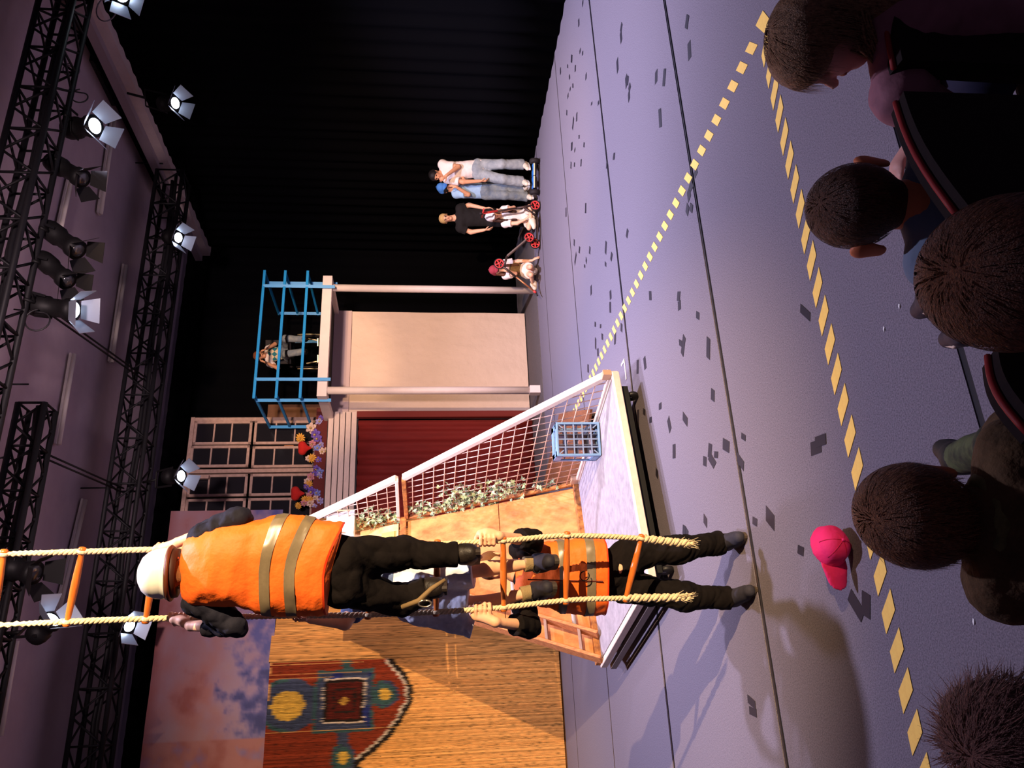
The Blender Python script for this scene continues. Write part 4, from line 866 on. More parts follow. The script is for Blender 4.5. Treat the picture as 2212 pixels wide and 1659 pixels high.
# ---- the child on the far side of the ladder, facing us
M_denim = mat('denim_blue', srgb(92, 112, 156), .8, var=.2, scale=40, bump=.2, bscale=60)
M_pale = mat('pale_denim', srgb(206, 212, 228), .8, var=.12, scale=20, bump=.2, bscale=20)
ck = P(650, 1331, 4.74)
J = dict(fwd=toward, pelvis=P(885, 1268, 5.02), chest=P(795, 1262, 5.02), neck=P(735, 1258, 5.02),
         shL=P(760, 1212, 5.02), elL=P(745, 1190, 4.92), wrL=P(690, 1184, 4.80), shR=P(770, 1310, 5.02), elR=P(745, 1346, 4.92), wrR=P(672, 1338, 4.82),
         hpL=P(905, 1240, 5.0), knL=P(1052, 1228, 4.92), anL=P(1162, 1216, 4.98), toL=P(1205, 1213, 4.86), hpR=P(905, 1306, 5.0), knR=P(1040, 1304, 4.95), anR=P(1158, 1277, 5.0), toR=P(1200, 1270, 4.88))
hd = (P(705, 1256, 5.0), toward, ZU)
child, B = build('person', 'child in pale denim shorts on the far side of the rope ladder, facing us', J, .92, .008, SKIN, hd, [grip_hand(J['wrL'], P(660, 1181, 4.745), ZU, .8, -1), grip_hand(J['wrR'], ck, ZU, .8, 1)], .92)
field_obj('t_shirt', [seg(B, 'abdomen', -.1, 1, .018), seg(B, 'upper', 0, .85, .012, .006)] + [seg(B, b_ + S, 0, f1, e_, c1=(b_ == 'uparm')) for S in 'LR' for b_, f1, e_ in (('clav', 1, .014), ('uparm', .6, .024))], M_denim, child, .01, fold=.006, seed=5)
sp = [seg(B, b_ + S, 0, f1, e_, e2_, c1=(b_ == 'thigh')) for S in 'LR' for b_, f1, e_, e2_ in (('hip', 1, .014, .03), ('thigh', .80, .028, .052))]
field_obj('shorts', sp + [seg(B, 'abdomen', 0, .35, .012), (P(880, 1315, 5.0), P(1022, 1352, 4.96), .07, .075, dict(c1=True, k=.04))], M_pale, child, .008, fold=.008, ffreq=90, seed=3)
for S in 'LR':
    field_obj('sock', [seg(B, 'shin' + S, .72, 1.0, .010, c0=True)], mat('sock_olive', srgb(140, 120, 84), .9, var=.1, scale=80, bump=.3, bscale=150), child, .007)
    o = shoe(child, J['an' + S], J['to' + S] , mat('child_shoe_dark', srgb(34, 32, 42), .7, var=.2, scale=30), 1.12, .007, mat('child_sole', srgb(56, 48, 42), .7))
    p = J['an' + S] + np.array((.0, -.05, .0)); MB().tube([p + np.array((math.cos(a) * .03 - .02, -.015, math.sin(a) * .022 + .015)) for a in [i * .5 for i in range(12)]], .003, 5).o('lace', mat('lace_dark', srgb(30, 28, 34), .8), o, True)
field_obj('hair', [(hd[0] + (0, .03, .03), hd[0] + (0, -.01, .04), .09, .088, dict(k=.02)), (hd[0] + (0, -.11, -.05), hd[0] + (0, -.1, -.1), .085, .08, dict(sub=True, k=.02))], MATS['hair_brown'], child, .012)

# ================================================================ the people at the back
def ZA(x, y, yy): return P(920 + .1266 * x, 310 + .1266 * y, yy)
def ZB(x, y, yy): return P(1030 + .1386 * x, 420 + .1386 * y, yy)
def cap(par, c, f, u, s, m, nm='cap', brim=True, back=False):
    f = unit(f); u = unit(u - f * (u @ f)); t = c + u * .045 * s
    pr = [(t - f * .02 * s, t + f * .01 * s + u * .035 * s, .1 * s, .088 * s, dict(c0=False, k=.02)), (c - u * .12 * s, c - u * .06 * s, .2 * s, .12 * s, dict(sub=True, k=.01))]
    if brim:
        d = -f if back else f; pr.append((t + d * .07 * s - u * .005 * s, t + d * .15 * s - u * .02 * s, .075 * s, .06 * s, dict(n=u, s=6.0, k=.01)))
    o = field_obj(nm, pr, m, par, .012); MB().sph(t + u * .128 * s, .008, n=6).o('cap_button', m, o, True); return o
M_wtee = mat('tee_white', srgb(232, 216, 206), .85, var=.05, scale=6, bump=.2, bscale=10)
M_jean1 = mat('jeans_bleached', srgb(170, 174, 172), .85, col2=srgb(128, 136, 142), scale=5, bump=.15, bscale=14)
M_jean2 = mat('jeans_faded', srgb(138, 142, 136), .85, col2=srgb(92, 104, 118), scale=6, bump=.15, bscale=14)
M_sneak = mat('sneaker_cream', srgb(226, 208, 182), .6)
dn = unit((-.45, -1, -.25))
def tee(par, B, m, nm='t_shirt', sl=.75, extra=.02, low=-.25):
    field_obj(nm, [seg(B, 'abdomen', low, 1, extra + .012, extra, c0=True), seg(B, 'upper', 0, .85, extra * .8, .006)] + [seg(B, b_ + S, 0, f1, e_, e_ + .012, c1=(b_ == 'uparm')) for S in 'LR' for b_, f1, e_ in (('clav', 1, .016), ('uparm', sl, .022))], m, par, .014, fold=.008, ffreq=45, seed=len(par.name) + 3)
def pants(par, B, m, nm='trousers', cut=1.0, ex=.03, flare=.045):
    field_obj(nm, [seg(B, b_ + S, 0, f1, e_, e2_, c1=(b_ == 'shin')) for S in 'LR' for b_, f1, e_, e2_ in (('hip', 1, .012, .016), ('thigh', 1, .02, ex), ('shin', cut, ex, flare))] + [seg(B, 'abdomen', 0, .3, .012)], m, par, .014, k=.03, fold=.008, ffreq=50, seed=len(par.name) + 8)
def shorthair(par, c, f, u, s, m, res=.013, fringe=.06):
    f = unit(f); field_obj('hair', [(c - f * .025 * s + u * .03 * s, c + f * .02 * s + u * .038 * s, .095 * s, .09 * s, dict(k=.02)), (c + f * .13 * s - u * (.055 + .0) * s, c + f * .10 * s - u * .12 * s, .10 * s, .1 * s, dict(sub=True, k=.015)), (c - u * .12 * s, c - u * .11 * s, .07 * s, .07 * s, dict(sub=True, k=.02))], m, par, res, fold=.004, ffreq=150)
y = 14.6
J = dict(fwd=dn * [1, 1, 0], pelvis=ZA(870, 430, y), chest=ZA(480, 470, y), neck=ZA(272, 505, y), shR=ZA(290, 360, y), elR=ZA(555, 395, y - .15), wrR=ZA(350, 545, y - .28), shL=ZA(370, 610, y), elL=ZA(640, 655, y - .08), wrL=ZA(930, 640, y - .12),
         hpR=ZA(900, 370, y), knR=ZA(1300, 355, y - .1), anR=ZA(1665, 355, y), toR=ZA(1745, 430, y - .22), hpL=ZA(900, 520, y), knL=ZA(1310, 610, y - .1), anL=ZA(1650, 655, y), toL=ZA(1735, 690, y - .24))
hd = (ZA(170, 545, y - .03), unit((-.55, -.8, -.25)), ZU)
pw, B = build('person', 'person in a white tee and bleached jeans standing on a hoverboard, hand at the mouth', J, 1.02, .012, SKIN2, hd, [open_hand(J['wrR'], ZA(280, 600, y - .3) - J['wrR'], np.array((.3, 1, 0)), 1, .5), open_hand(J['wrL'], np.array((0, 0, -1)), np.array((1, .2, 0)), 1, .5)])
tee(pw, B, M_wtee); pants(pw, B, M_jean1, flare=.06)
for S in 'LR': shoe(pw, J['an' + S], J['to' + S], M_sneak, 1.05, .012, mat('sole_white', (.8, .76, .7), .6))
shorthair(pw, hd[0], hd[1], ZU, 1.02, mat('hair_black', srgb(22, 16, 15), .6, bump=.4, bscale=60))
y = 14.85
J = dict(fwd=unit((-.3, -1, 0)), pelvis=ZA(1010, 800, y), chest=ZA(680, 790, y), neck=ZA(450, 775, y), shR=ZA(500, 720, y), elR=ZA(640, 660, y - .15), wrR=ZA(655, 625, y - .32), shL=ZA(520, 860, y), elL=ZA(725, 868, y - .14), wrL=ZA(510, 735, y - .25),
         hpR=ZA(1040, 745, y), knR=ZA(1340, 735, y - .06), anR=ZA(1660, 770, y), toR=ZA(1740, 730, y - .2), hpL=ZA(1040, 860, y), knL=ZA(1350, 885, y - .08), anL=ZA(1725, 905, y), toL=ZA(1800, 930, y - .22))
hd = (ZA(330, 765, y - .02), unit((.25, -.95, -.25)), ZU)
pb, B = build('person', 'person in a blue cap and pale blue shirt covering the mouth beside the white-shirted one', J, .96, .012, SKIN2, hd, [open_hand(J['wrL'], ZA(440, 715, y - .24) - J['wrL'], np.array((0, 1, .2)), .95, .5), open_hand(J['wrR'], np.array((.6, .4, .3)), np.array((0, 1, 0)), .95, .6)], .98)
tee(pb, B, mat('shirt_paleblue', srgb(150, 180, 206), .85, var=.08, scale=5, bump=.2, bscale=8)); pants(pb, B, M_jean2, flare=.06)
for S in 'LR': shoe(pb, J['an' + S], J['to' + S], M_sneak, 1.0, .012, MATS['sole_white'])
cap(pb, hd[0], hd[1], ZU, 1.0, mat('cap_blue', srgb(70, 126, 196), .8)); shorthair(pb, hd[0] - ZU * .02, hd[1], ZU, .96, MATS['hair_black'])
y = 15.15
J = dict(fwd=unit((-.15, -1, 0)), pelvis=ZA(1100, 1260, y), chest=ZA(750, 1265, y), neck=ZA(500, 1270, y), shR=ZA(590, 1110, y), elR=ZA(740, 1050, y), wrR=ZA(1000, 1105, y - .1), shL=ZA(590, 1440, y), elL=ZA(770, 1512, y), wrL=ZA(1000, 1475, y - .08),
         hpR=ZA(1120, 1200, y), knR=ZA(1440, 1200, y), anR=ZA(1730, 1200, y), toR=ZA(1770, 1180, y - .22), hpL=ZA(1120, 1330, y), knL=ZA(1440, 1340, y), anL=ZA(1730, 1345, y), toL=ZA(1770, 1360, y - .22))
hd = (ZA(335, 1280, y - .02), unit((-.1, -1, -.05)), ZU)
pk, B = build('person', 'fair-haired person in glasses and all black clothes standing behind the seated girl', J, 1.03, .012, SKIN, hd, [open_hand(J['wrR'], np.array((.1, 0, -1)), np.array((-1, 0, 0)), 1, .3), open_hand(J['wrL'], np.array((.12, -.1, -1)), np.array((1, .3, 0)), 1, .3)], 1.02)
M_blk2 = mat('tee_black', srgb(26, 22, 22), .9, var=.1, scale=6); tee(pk, B, M_blk2, sl=.6); pants(pk, B, M_blk2)
for S in 'LR': shoe(pk, J['an' + S], J['to' + S], M_boot, 1.05, .012)
shorthair(pk, hd[0], hd[1], ZU, 1.02, mat('hair_blond', srgb(196, 160, 104), .7, var=.2, scale=60, bump=.4, bscale=60))
gl = MB(); f_ = hd[1]; x_ = np.cross(f_, ZU)
for g in (-1, 1): gl.tube([hd[0] + f_ * .1 + ZU * .008 + x_ * (g * .034 + math.cos(a) * .022) + ZU * math.sin(a) * .017 for a in [i * PI / 5 for i in range(11)]], .0035, 5)
gl.tube([hd[0] + f_ * .1 + x_ * -.012 + ZU * .01, hd[0] + f_ * .1 + x_ * .012 + ZU * .01], .003, 5); gl.o('glasses', mat('glasses_dark', srgb(40, 30, 28), .3), pk, True)
y = 14.7
J = dict(fwd=toward, pelvis=ZA(1690, 1235, y), chest=ZA(1460, 1240, y), neck=ZA(1285, 1240, y), shR=ZA(1330, 1130, y), elR=ZA(1500, 1095, y - .12), wrR=ZA(1335, 1150, y - .30), shL=ZA(1350, 1370, y), elL=ZA(1560, 1360, y - .12), wrL=ZA(1690, 1300, y - .30),
         hpR=ZA(1740, 1180, y), knR=ZA(1770, 1080, y - .34), anR=ZA(1800, 1330, y - .40), toR=ZA(1810, 1440, y - .44), hpL=ZA(1740, 1300, y), knL=ZA(1760, 1440, y - .30), anL=ZA(1790, 1260, y - .32), toL=ZA(1800, 1190, y - .36))
hd = (ZA(1160, 1245, y - .03), unit((-.12, -1, -.1)), unit((-.1, 0, 1)))
g1, B = build('person', 'seated girl in a white cap with long dark hair holding an upright scooter', J, .82, .011, SKIN, hd, [grip_hand(J['wrR'], ZA(1262, 1150, y - .33), unit((.05, 0, 1)), .9, 1), open_hand(J['wrL'], np.array((.5, -.3, -.6)), np.array((0, 0, -1)), .9, .4)], .95)
field_obj('crop_top', [seg(B, 'abdomen', .05, 1, .012, .012, c0=True), seg(B, 'upper', 0, .7, .01, .004)] + [seg(B, b_ + S, 0, f1, e_, e_ + .01, c1=(b_ == 'uparm')) for S in 'LR' for b_, f1, e_ in (('clav', 1, .014), ('uparm', .55, .02))], M_wtee, g1, .012, fold=.005)
field_obj('shorts', [seg(B, b_ + S, 0, f1, .012, .03, c1=(b_ == 'thigh')) for S in 'LR' for b_, f1 in (('hip', 1), ('thigh', .55))], mat('shorts_white', srgb(226, 208, 192), .85), g1, .012)
for S in 'LR': shoe(g1, J['an' + S], J['to' + S], M_sneak, .95, .012)
cap(g1, hd[0], hd[1], hd[2], .98, mat('cap_white', srgb(230, 220, 216), .8))
M_dhair = mat('hair_dark_brown', srgb(70, 36, 22), .6, col2=srgb(32, 16, 12), scale=30, stretch=(30, 30, 3))
def longhair(par, c, f, u, s, chest, m, res=.012):
    x = np.cross(unit(f), u); L = [(c - f * .03 * s + u * .02 * s, c - f * .02 * s - u * .04 * s, .09 * s, .085 * s, dict(k=.03))]
    for g in (-1, 1):
        a = c + x * g * .075 * s + u * .01 * s; e = chest + x * g * .075 * s + f * .1 * s; L += [(a, c + x * g * .085 * s - u * .12 * s + f * .02, .03 * s, .035 * s, dict(k=.02)), (c + x * g * .085 * s - u * .12 * s + f * .02, e, .035 * s, .022 * s, dict(k=.02))]
    field_obj('hair', L, m, par, res, fold=.006, ffreq=120)
longhair(g1, hd[0], hd[1], hd[2], .98, lerp(J['chest'], J['pelvis'], .25), M_dhair)
y = 14.55
J = dict(fwd=toward, pelvis=ZB(730, 1180, y), chest=ZB(570, 1170, y), neck=ZB(405, 1170, y), shR=ZB(440, 1075, y), elR=ZB(640, 1040, y), wrR=ZB(865, 1030, y - .08), shL=ZB(450, 1265, y), elL=ZB(600, 1235, y - .16), wrL=ZB(455, 1190, y - .3),
         hpR=ZB(790, 1140, y), knR=ZB(835, 1130, y - .38), anR=ZB(880, 1190, y - .1), toR=ZB(885, 1230, y + .02), hpL=ZB(790, 1230, y), knL=ZB(845, 1255, y - .36), anL=ZB(870, 1400, y - .12), toL=ZB(880, 1470, y - .1))
hd = (ZB(325, 1180, y - .03), unit((.05, -1, -.05)), ZU)
g2, B = build('person', 'kneeling girl in a dark red cap with a scooter wheel in front of the face', J, .80, .011, SKIN, hd, [open_hand(J['wrR'], np.array((.35, -.3, -.6)), np.array((0, 0, -1)), .9, .2), open_hand(J['wrL'], np.array((.15, -.2, 1)), np.array((0, -1, 0)), .9, .5)], .93)
field_obj('top', [seg(B, 'abdomen', -.1, 1, .012, .012, c0=True), seg(B, 'upper', 0, .7, .01, .004)], mat('top_olive', srgb(140, 110, 66), .8, col2=srgb(90, 66, 40), scale=12), g2, .012, fold=.005)
field_obj('white_sleeves', [seg(B, b_ + S, f0, f1, e_, e_ + .012, c1=(b_ == 'uparm')) for S in 'LR' for b_, f0, f1, e_ in (('clav', .5, 1, .014), ('uparm', 0, .6, .024))], M_wtee, g2, .012)
field_obj('shorts', [seg(B, b_ + S, 0, f1, .014, .03, c1=(b_ == 'thigh')) for S in 'LR' for b_, f1 in (('hip', 1), ('thigh', .45))], MATS['shorts_white'], g2, .012)
for S in 'LR': shoe(g2, J['an' + S], J['to' + S], M_sneak, .95, .012)
cap(g2, hd[0], hd[1], ZU, .98, mat('cap_red', srgb(150, 50, 62), .8)); longhair(g2, hd[0], hd[1], ZU, .95, lerp(J['chest'], J['pelvis'], .35), mat('hair_chestnut', srgb(110, 64, 36), .6, col2=srgb(60, 32, 20), scale=30, stretch=(30, 30, 3)))
# ---- scooters and hoverboard
M_redplastic = mat('wheel_red', srgb(206, 60, 58), .4); M_tyre = mat('tyre_black', srgb(34, 28, 28), .7); M_alu = mat('scooter_dark', srgb(70, 54, 48), .4, .4); M_copper = mat('bar_copper', srgb(190, 120, 80), .3, .6)
def wheel(par, c, ax, r, m_hub, w=.014, spokes=5):
    ax = unit(ax); t = MB().lathe([(r * .82, -w), (r * .95, -w), (r, -w * .4), (r, w * .4), (r * .95, w), (r * .82, w), (r * .82, -w)], c, ax, 24).o('wheel', M_tyre, par, True)
    x = unit(np.cross(ax, ZU)); yv = np.cross(ax, x)
    MB().lathe([(r * .68, -w * 1.1), (r * .84, -w * 1.1), (r * .84, w * 1.1), (r * .68, w * 1.1), (r * .68, -w * 1.1)], c, ax, 24).o('rim', m_hub, t, True)
    for i in range(spokes):
        a = 2 * PI * i / spokes; MB().bar(c, c + (x * math.cos(a) + yv * math.sin(a)) * r * .72, r * .2, w * 1.6, ax).o('spoke', m_hub, t)
    MB().lathe([(r * .2, -w * 1.3), (r * .2, w * 1.3)], c, ax, 12).o('hub', m_hub, t, True); return t
nrm = unit((.15, -1, 0))
y = 14.32; s1 = thing('kick_scooter', 'black kick scooter with red wheels standing upright before the white-capped girl', 'scooter', loc=ZB(850, 450, y) * [1, 1, 0])
fwc = ZB(838, 168, y); rwc = ZB(852, 766, y); fwc[2] = rwc[2] = .1
wheel(s1, fwc, nrm, .098, M_redplastic); wheel(s1, rwc, nrm, .098, M_redplastic)
top = ZB(95, 292, y); MB().tube([fwc + ZU * .02, lerp(fwc, top, .35)], .02, 10).o('fork', M_alu, s1, True); MB().tube([lerp(fwc, top, .2), top], .017, 10).o('steering_tube', M_alu, s1, True)
hb = unit(np.cross(unit(top - fwc), nrm)); 
bar = MB().tube([top - nrm * -.2, top + nrm * -.22], .014, 10).o('handlebar', M_redplastic, s1, True); MB().tube([lerp(fwc, top, .72), lerp(fwc, top, 1.0)], .02, 10).o('red_sleeve', M_redplastic, s1, True); MB().tube([top, top + unit(top - fwc) * .06], .024, 10).o('grip', M_tyre, s1, True)
dk0 = fwc + unit(rwc - fwc) * .2 + ZU * -.03; bevel(MB().box(lerp(dk0, rwc, .48) + ZU * -.02, (np.linalg.norm(rwc - dk0) * .45, .055, .012), (unit(rwc - fwc), np.cross(ZU, unit(rwc - fwc)), ZU)).o('deck', M_alu, s1), .004, 1)
MB().tube([lerp(fwc, top, .22), dk0 + ZU * .0], .024, 10).o('neck', M_alu, s1, True); MB().tube([lerp(dk0, rwc, .9) - ZU * .01, rwc], .016, 8).o('rear_fork', M_alu, s1, True)
y = 14.2; s2 = thing('kick_scooter', 'kick scooter turned upside down with its red wheel in front of the kneeling girl', 'scooter', loc=ZB(900, 1100, y) * [1, 1, 0])
w1 = ZB(350, 1078, y); hbp = ZB(925, 1535, y); hj = ZB(470, 965, y); rw_ = ZB(815, 672, y + .05)
wheel(s2, w1, nrm, .098, M_redplastic); wheel(s2, rw_, nrm, .098, M_redplastic)
MB().tube([w1 + nrm * .0, lerp(w1, hbp, .45)], .02, 10).o('steering_tube', M_alu, s2, True); MB().tube([lerp(w1, hbp, .4), hbp], .015, 10).o('chrome_tube', M_copper, s2, True)
MB().tube([hbp - ZU * .0 + RT * .14 * 0 + np.array((-.06, -.16, .0)), hbp, hbp + np.array((.06, .16, .0))], .014, 8).o('handlebar', M_tyre, s2, True); MB().tube([lerp(w1, hbp, .93), hbp], .022, 8).o('red_clamp', M_redplastic, s2, True)
MB().tube([lerp(w1, hbp, .12), hj], .022, 10).o('neck', M_alu, s2, True)
d_ = unit(rw_ - hj); bevel(MB().box(lerp(hj, rw_, .42), (np.linalg.norm(rw_ - hj) * .42, .055, .014), (d_, nrm, np.cross(d_, nrm))).o('deck', mat('deck_grey', srgb(120, 104, 96), .5, .3), s2), .004, 1)
MB().tube([lerp(hj, rw_, .8), rw_], .016, 8).o('rear_fork', M_alu, s2, True)
y = 14.42; hv_ = thing('hoverboard', 'blue and black hoverboard under the feet of the white-shirted person', 'hoverboard', loc=ZA(1800, 560, y) * [1, 1, 0])
c1 = ZA(1795, 300, y); c2 = ZA(1770, 830, y); c1[2] = c2[2] = .095; axh = unit(c2 - c1)
for c_, nm in ((c1, 1), (c2, -1)):
    t = MB().lathe([(.05, -.045), (.082, -.04), (.095, -.02), (.095, .02), (.082, .04), (.05, .045)], c_, axh, 24).o('wheel', M_tyre, hv_, True); MB().lathe([(.045, -.05), (.05, -.04), (.05, .04), (.045, .05)], c_, axh, 16).o('hub', mat('hub_grey', srgb(80, 72, 70), .4, .5), t, True)
for g, (a, b2) in enumerate(((c1 + axh * .06, lerp(c1, c2, .49)), (lerp(c1, c2, .51), c2 - axh * .06))):
    bevel(MB().bar(a + ZU * .0, b2 + ZU * .0, .17, .045).o('foot_shell', mat('shell_black', srgb(26, 24, 28), .4), hv_), .012); bevel(MB().bar(a + ZU * .033, b2 + ZU * .033, .15, .02).o('foot_plate', mat('plate_blue', srgb(44, 120, 200), .5), hv_), .005)
    MB().bar(a + np.array((0, -.09, .02)), b2 + np.array((0, -.09, .02)), .012, .02).o('light_strip', mat('strip_pale', srgb(240, 220, 170), .4), hv_)
# ---- person in a wheelchair on the tower
def ZC(x, y, b_): return PB(530 + .1929 * x, 590 + .1929 * y, b_)
bb = 14.1
J = dict(fwd=toward, pelvis=ZC(455, 880, bb + .1), chest=ZC(310, 910, bb + .1), neck=ZC(215, 925, bb + .1), shR=ZC(260, 850, bb + .1), elR=ZC(330, 795, bb - .05), wrR=ZC(235, 850, bb - .22), shL=ZC(275, 1010, bb + .1), elL=ZC(365, 1065, bb - .05), wrL=ZC(225, 1000, bb - .22),
         hpR=ZC(480, 820, bb), knR=ZC(450, 735, bb - .4), anR=ZC(655, 740, bb - .5), toR=ZC(680, 735, bb - .65), hpL=ZC(480, 930, bb), knL=ZC(455, 905, bb - .4), anL=ZC(655, 880, bb - .5), toL=ZC(680, 880, bb - .65))
hd = (ZC(165, 925, bb + .04), unit((-.1, -1, -.05)), ZU)
pwc, B = build('person', 'person in a diamond-patterned vest looking through binoculars from a wheelchair on the tower', J, .86, .012, SKIN2, hd, [open_hand(J['wrR'], np.array((-.3, -.1, .8)), np.array((-.5, 0, 0)), .9, .6), open_hand(J['wrL'], np.array((.3, -.1, .8)), np.array((.5, 0, 0)), .9, .6)], .98)
m_arg = mat('argyle', (.02, .02, .02), .85); nt = m_arg.node_tree; ck_ = nt.nodes.new('ShaderNodeTexChecker'); ck_.inputs['Scale'].default_value = 14; ck_.inputs[1].default_value = (*srgb(40, 110, 116), 1); ck_.inputs[2].default_value = (*srgb(206, 186, 150), 1); mp = nt.nodes.new('ShaderNodeMapping'); mp.inputs['Rotation'].default_value = (0, .785, 0); tcn = [n for n in nt.nodes if n.type == 'TEX_COORD'][0]; nt.links.new(tcn.outputs['Object'], mp.inputs[0]); nt.links.new(mp.outputs[0], ck_.inputs[0]); nt.links.new(ck_.outputs[0], nt.nodes['Principled BSDF'].inputs['Base Color'])
field_obj('patterned_vest', [seg(B, 'abdomen', -.05, 1, .014), seg(B, 'upper', 0, .75, .012, .004)], m_arg, pwc, .012)
field_obj('shirt_sleeves', [seg(B, b_ + S, .3 if b_ == 'clav' else 0, f1, .018, c1=(b_ == 'uparm')) for S in 'LR' for b_, f1 in (('clav', 1), ('uparm', .45))], M_wtee, pwc, .012)
pants(pwc, B, M_jean2, ex=.02, flare=.03)
for S in 'LR':
    shoe(pwc, J['an' + S], J['to' + S], M_boot, .95, .012); a, b2, ra, rb, o_ = B['shin' + S]
    field_obj('leg_strap', [(lerp(a, b2, .05), lerp(a, b2, .17), .075, .073, dict(c0=True, c1=True))], M_tyre, pwc, .012)
shorthair(pwc, hd[0], hd[1], ZU, 1.0, mat('hair_auburn', srgb(120, 66, 36), .8, var=.3, scale=60, bump=.5, bscale=60))
bn = thing('binoculars', 'dark binoculars held to the eyes of the person in the wheelchair', 'binoculars', loc=hd[0] + hd[1] * .17)
for g in (-1, 1):
    x_ = RT * g * .036; MB().lathe([(.02, 0), (.022, .03), (.034, .06), (.036, .13), (.03, .135)], hd[0] + hd[1] * .105 + x_ + ZU * .008, hd[1], 14).o('barrel', mat('bino_dark', srgb(48, 48, 62), .4), bn, True)
MB().bar(hd[0] + hd[1] * .15 - RT * .03, hd[0] + hd[1] * .15 + RT * .03, .03, .015).o('bridge', MATS['bino_dark'], bn)
wc = thing('wheelchair', 'black wheelchair with pale push rims on the tower platform', 'wheelchair', loc=GRID(6.5, bb, 3.93))
M_pale_metal = mat('push_rim', srgb(214, 196, 150), .35, .4)
for g, nm_ in ((-1, 'L'), (1, 'R')):
    c_ = J['pelvis'] * [1, 1, 0] + RT * g * .29 + np.array((0, .05, 3.93 + .29)); wt = wheel(wc, c_, RT, .285, M_blackmetal, .014, 8)
    MB().tube([c_ + RT * g * .035 + np.array((0, math.cos(a), math.sin(a))) * .25 for a in [i * PI / 12 for i in range(25)]], .009, 6).o('push_rim', M_pale_metal, wt, True)
    MB().tube([c_ + (0, -.1, .33), c_ + (0, -.36, .33)], .02, 8).o('armrest', M_tyre, wc, True); MB().tube([c_ + (-g * .06, -.05, .05), c_ + (-g * .06, -.45, .02), c_ + (-g * .1, -.55, -.2)], .013, 8).o('side_frame', M_pale_metal, wc, True)
    wheel(wc, c_ * [1, 1, 0] + np.array((-g * .06, -.48, 3.93 + .075)), RT, .07, M_blackmetal, .012, 4); MB().box(c_ * [1, 1, 0] + np.array((-g * .14, -.62, 3.93 + .08)), (.07, .09, .008)).o('footplate', M_pale_metal, wc)
pc = J['pelvis']; bevel(MB().box(np.array((pc[0], pc[1] - .12, pc[2] - .12)), (.24, .24, .03)).o('seat', M_tyre, wc), .01); bevel(MB().box(np.array((pc[0], pc[1] + .17, pc[2] + .17)), (.23, .02, .24)).o('backrest', M_tyre, wc), .01)
# ================================================================ lighting rig
M_truss = mat('truss_black', (.008, .0075, .009), .55, 0, spec=.2)
def truss(label, a0, a1, b0, z0, h, step):
    t = thing('lighting_truss', label, 'truss', loc=GRID((a0 + a1) / 2, b0, z0 - h)); Z = np.array((0, 0, 1.0))
    cs = [(-h, -h), (h, -h), (-h, h), (h, h)]
    for db, dz in cs: MB().tube([GRID(a0, b0 + db, z0 + dz), GRID(a1, b0 + db, z0 + dz)], .036, 8).o('chord', M_truss, t, True)
    protos = {}
    org = np.array(t.location); n = int(abs(a1 - a0) / step); st = (a1 - a0) / n
    faces = [((-h, -h), (h, -h)), ((-h, h), (h, h)), ((-h, -h), (-h, h)), ((h, -h), (h, h))]
    for fi, (c0, c1) in enumerate(faces):
        for par in (0, 1):
            A, B_ = (c0, c1) if par == 0 else (c1, c0)
            m = MB().tube([GRID(0, A[0], A[1]), GRID(st, B_[0], B_[1])], .016, 5)
            me = m.mesh('brace', True); me.materials.append(M_truss)
            for i in range(par, n, 2): link('brace', me, None, t, GRID(a0 + st * i, b0, z0) - org)
        m = MB().tube([GRID(0, *c0), GRID(0, *c1)], .016, 5); me = m.mesh('strut', True); me.materials.append(M_truss)
        for i in range(0, n + 1, 2): link('strut', me, None, t, GRID(a0 + st * i, b0, z0) - org)
    for db, dz in ((-.3, -.4), (.45, .1)): MB().tube([GRID(a0 + (a1 - a0) * i / 14, b0 + h * db + .02 * math.sin(i * 2.1), z0 + h * dz + .025 * math.cos(i * 1.7)) for i in range(15)], .03, 7).o('cable_bundle', M_truss, t, True)
    for a in (a0 + .3, (a0 + a1) / 2, a1 - .3): MB().tube([GRID(a, b0, z0 + h), GRID(a, b0, CEIL)], .012, 6).o('hanger', M_truss, t, True)
    return t
truss('front black box truss carrying the row of stage lamps across the ceiling', 9.5, 1.6, 8.0, 6.6, .2, .3)
truss('rear black box truss above the set and the painted backdrop', 9.4, -2.2, 12.55, 6.6, .22, .36)
truss('short black truss whose open end shows behind the rope ladder', 3.75, -1.6, 9.55, 6.72, .15, .26)
for i, (p, q, lb) in enumerate(((GRID(4.6, 8.2, 6.5), GRID(5.35, 12.35, 6.55), 'between the front and rear trusses beside the lit lamp'), (GRID(3.2, 9.6, 6.65), GRID(3.5, 12.35, 6.6), 'from the short truss to the rear truss'))):
    t = thing('tie_bar', 'thin dark double tie bar ' + lb, 'bar', loc=(p + q) / 2)
    for s_ in (-1, 1): MB().tube([p + E1 * .03 * s_, q + E1 * .03 * s_], .014, 6).o('bar', M_truss, t, True)
M_lampbody = mat('lamp_black', (.006, .0055, .006), .55, 0, spec=.2); M_lens = mat('lens_lit', (.9, .95, 1), .3, emit=(.80, .88, 1.0), estr=14); M_lensoff = mat('lens_off', (.03, .03, .035), .1, spec=.6)
M_door_lit = mat('barn_door', (.35, .4, .5), .4, .6); M_door_off = mat('barn_door_off', (.008, .007, .007), .6)  # doors of lit lamps have the lamp light put into a paler colour
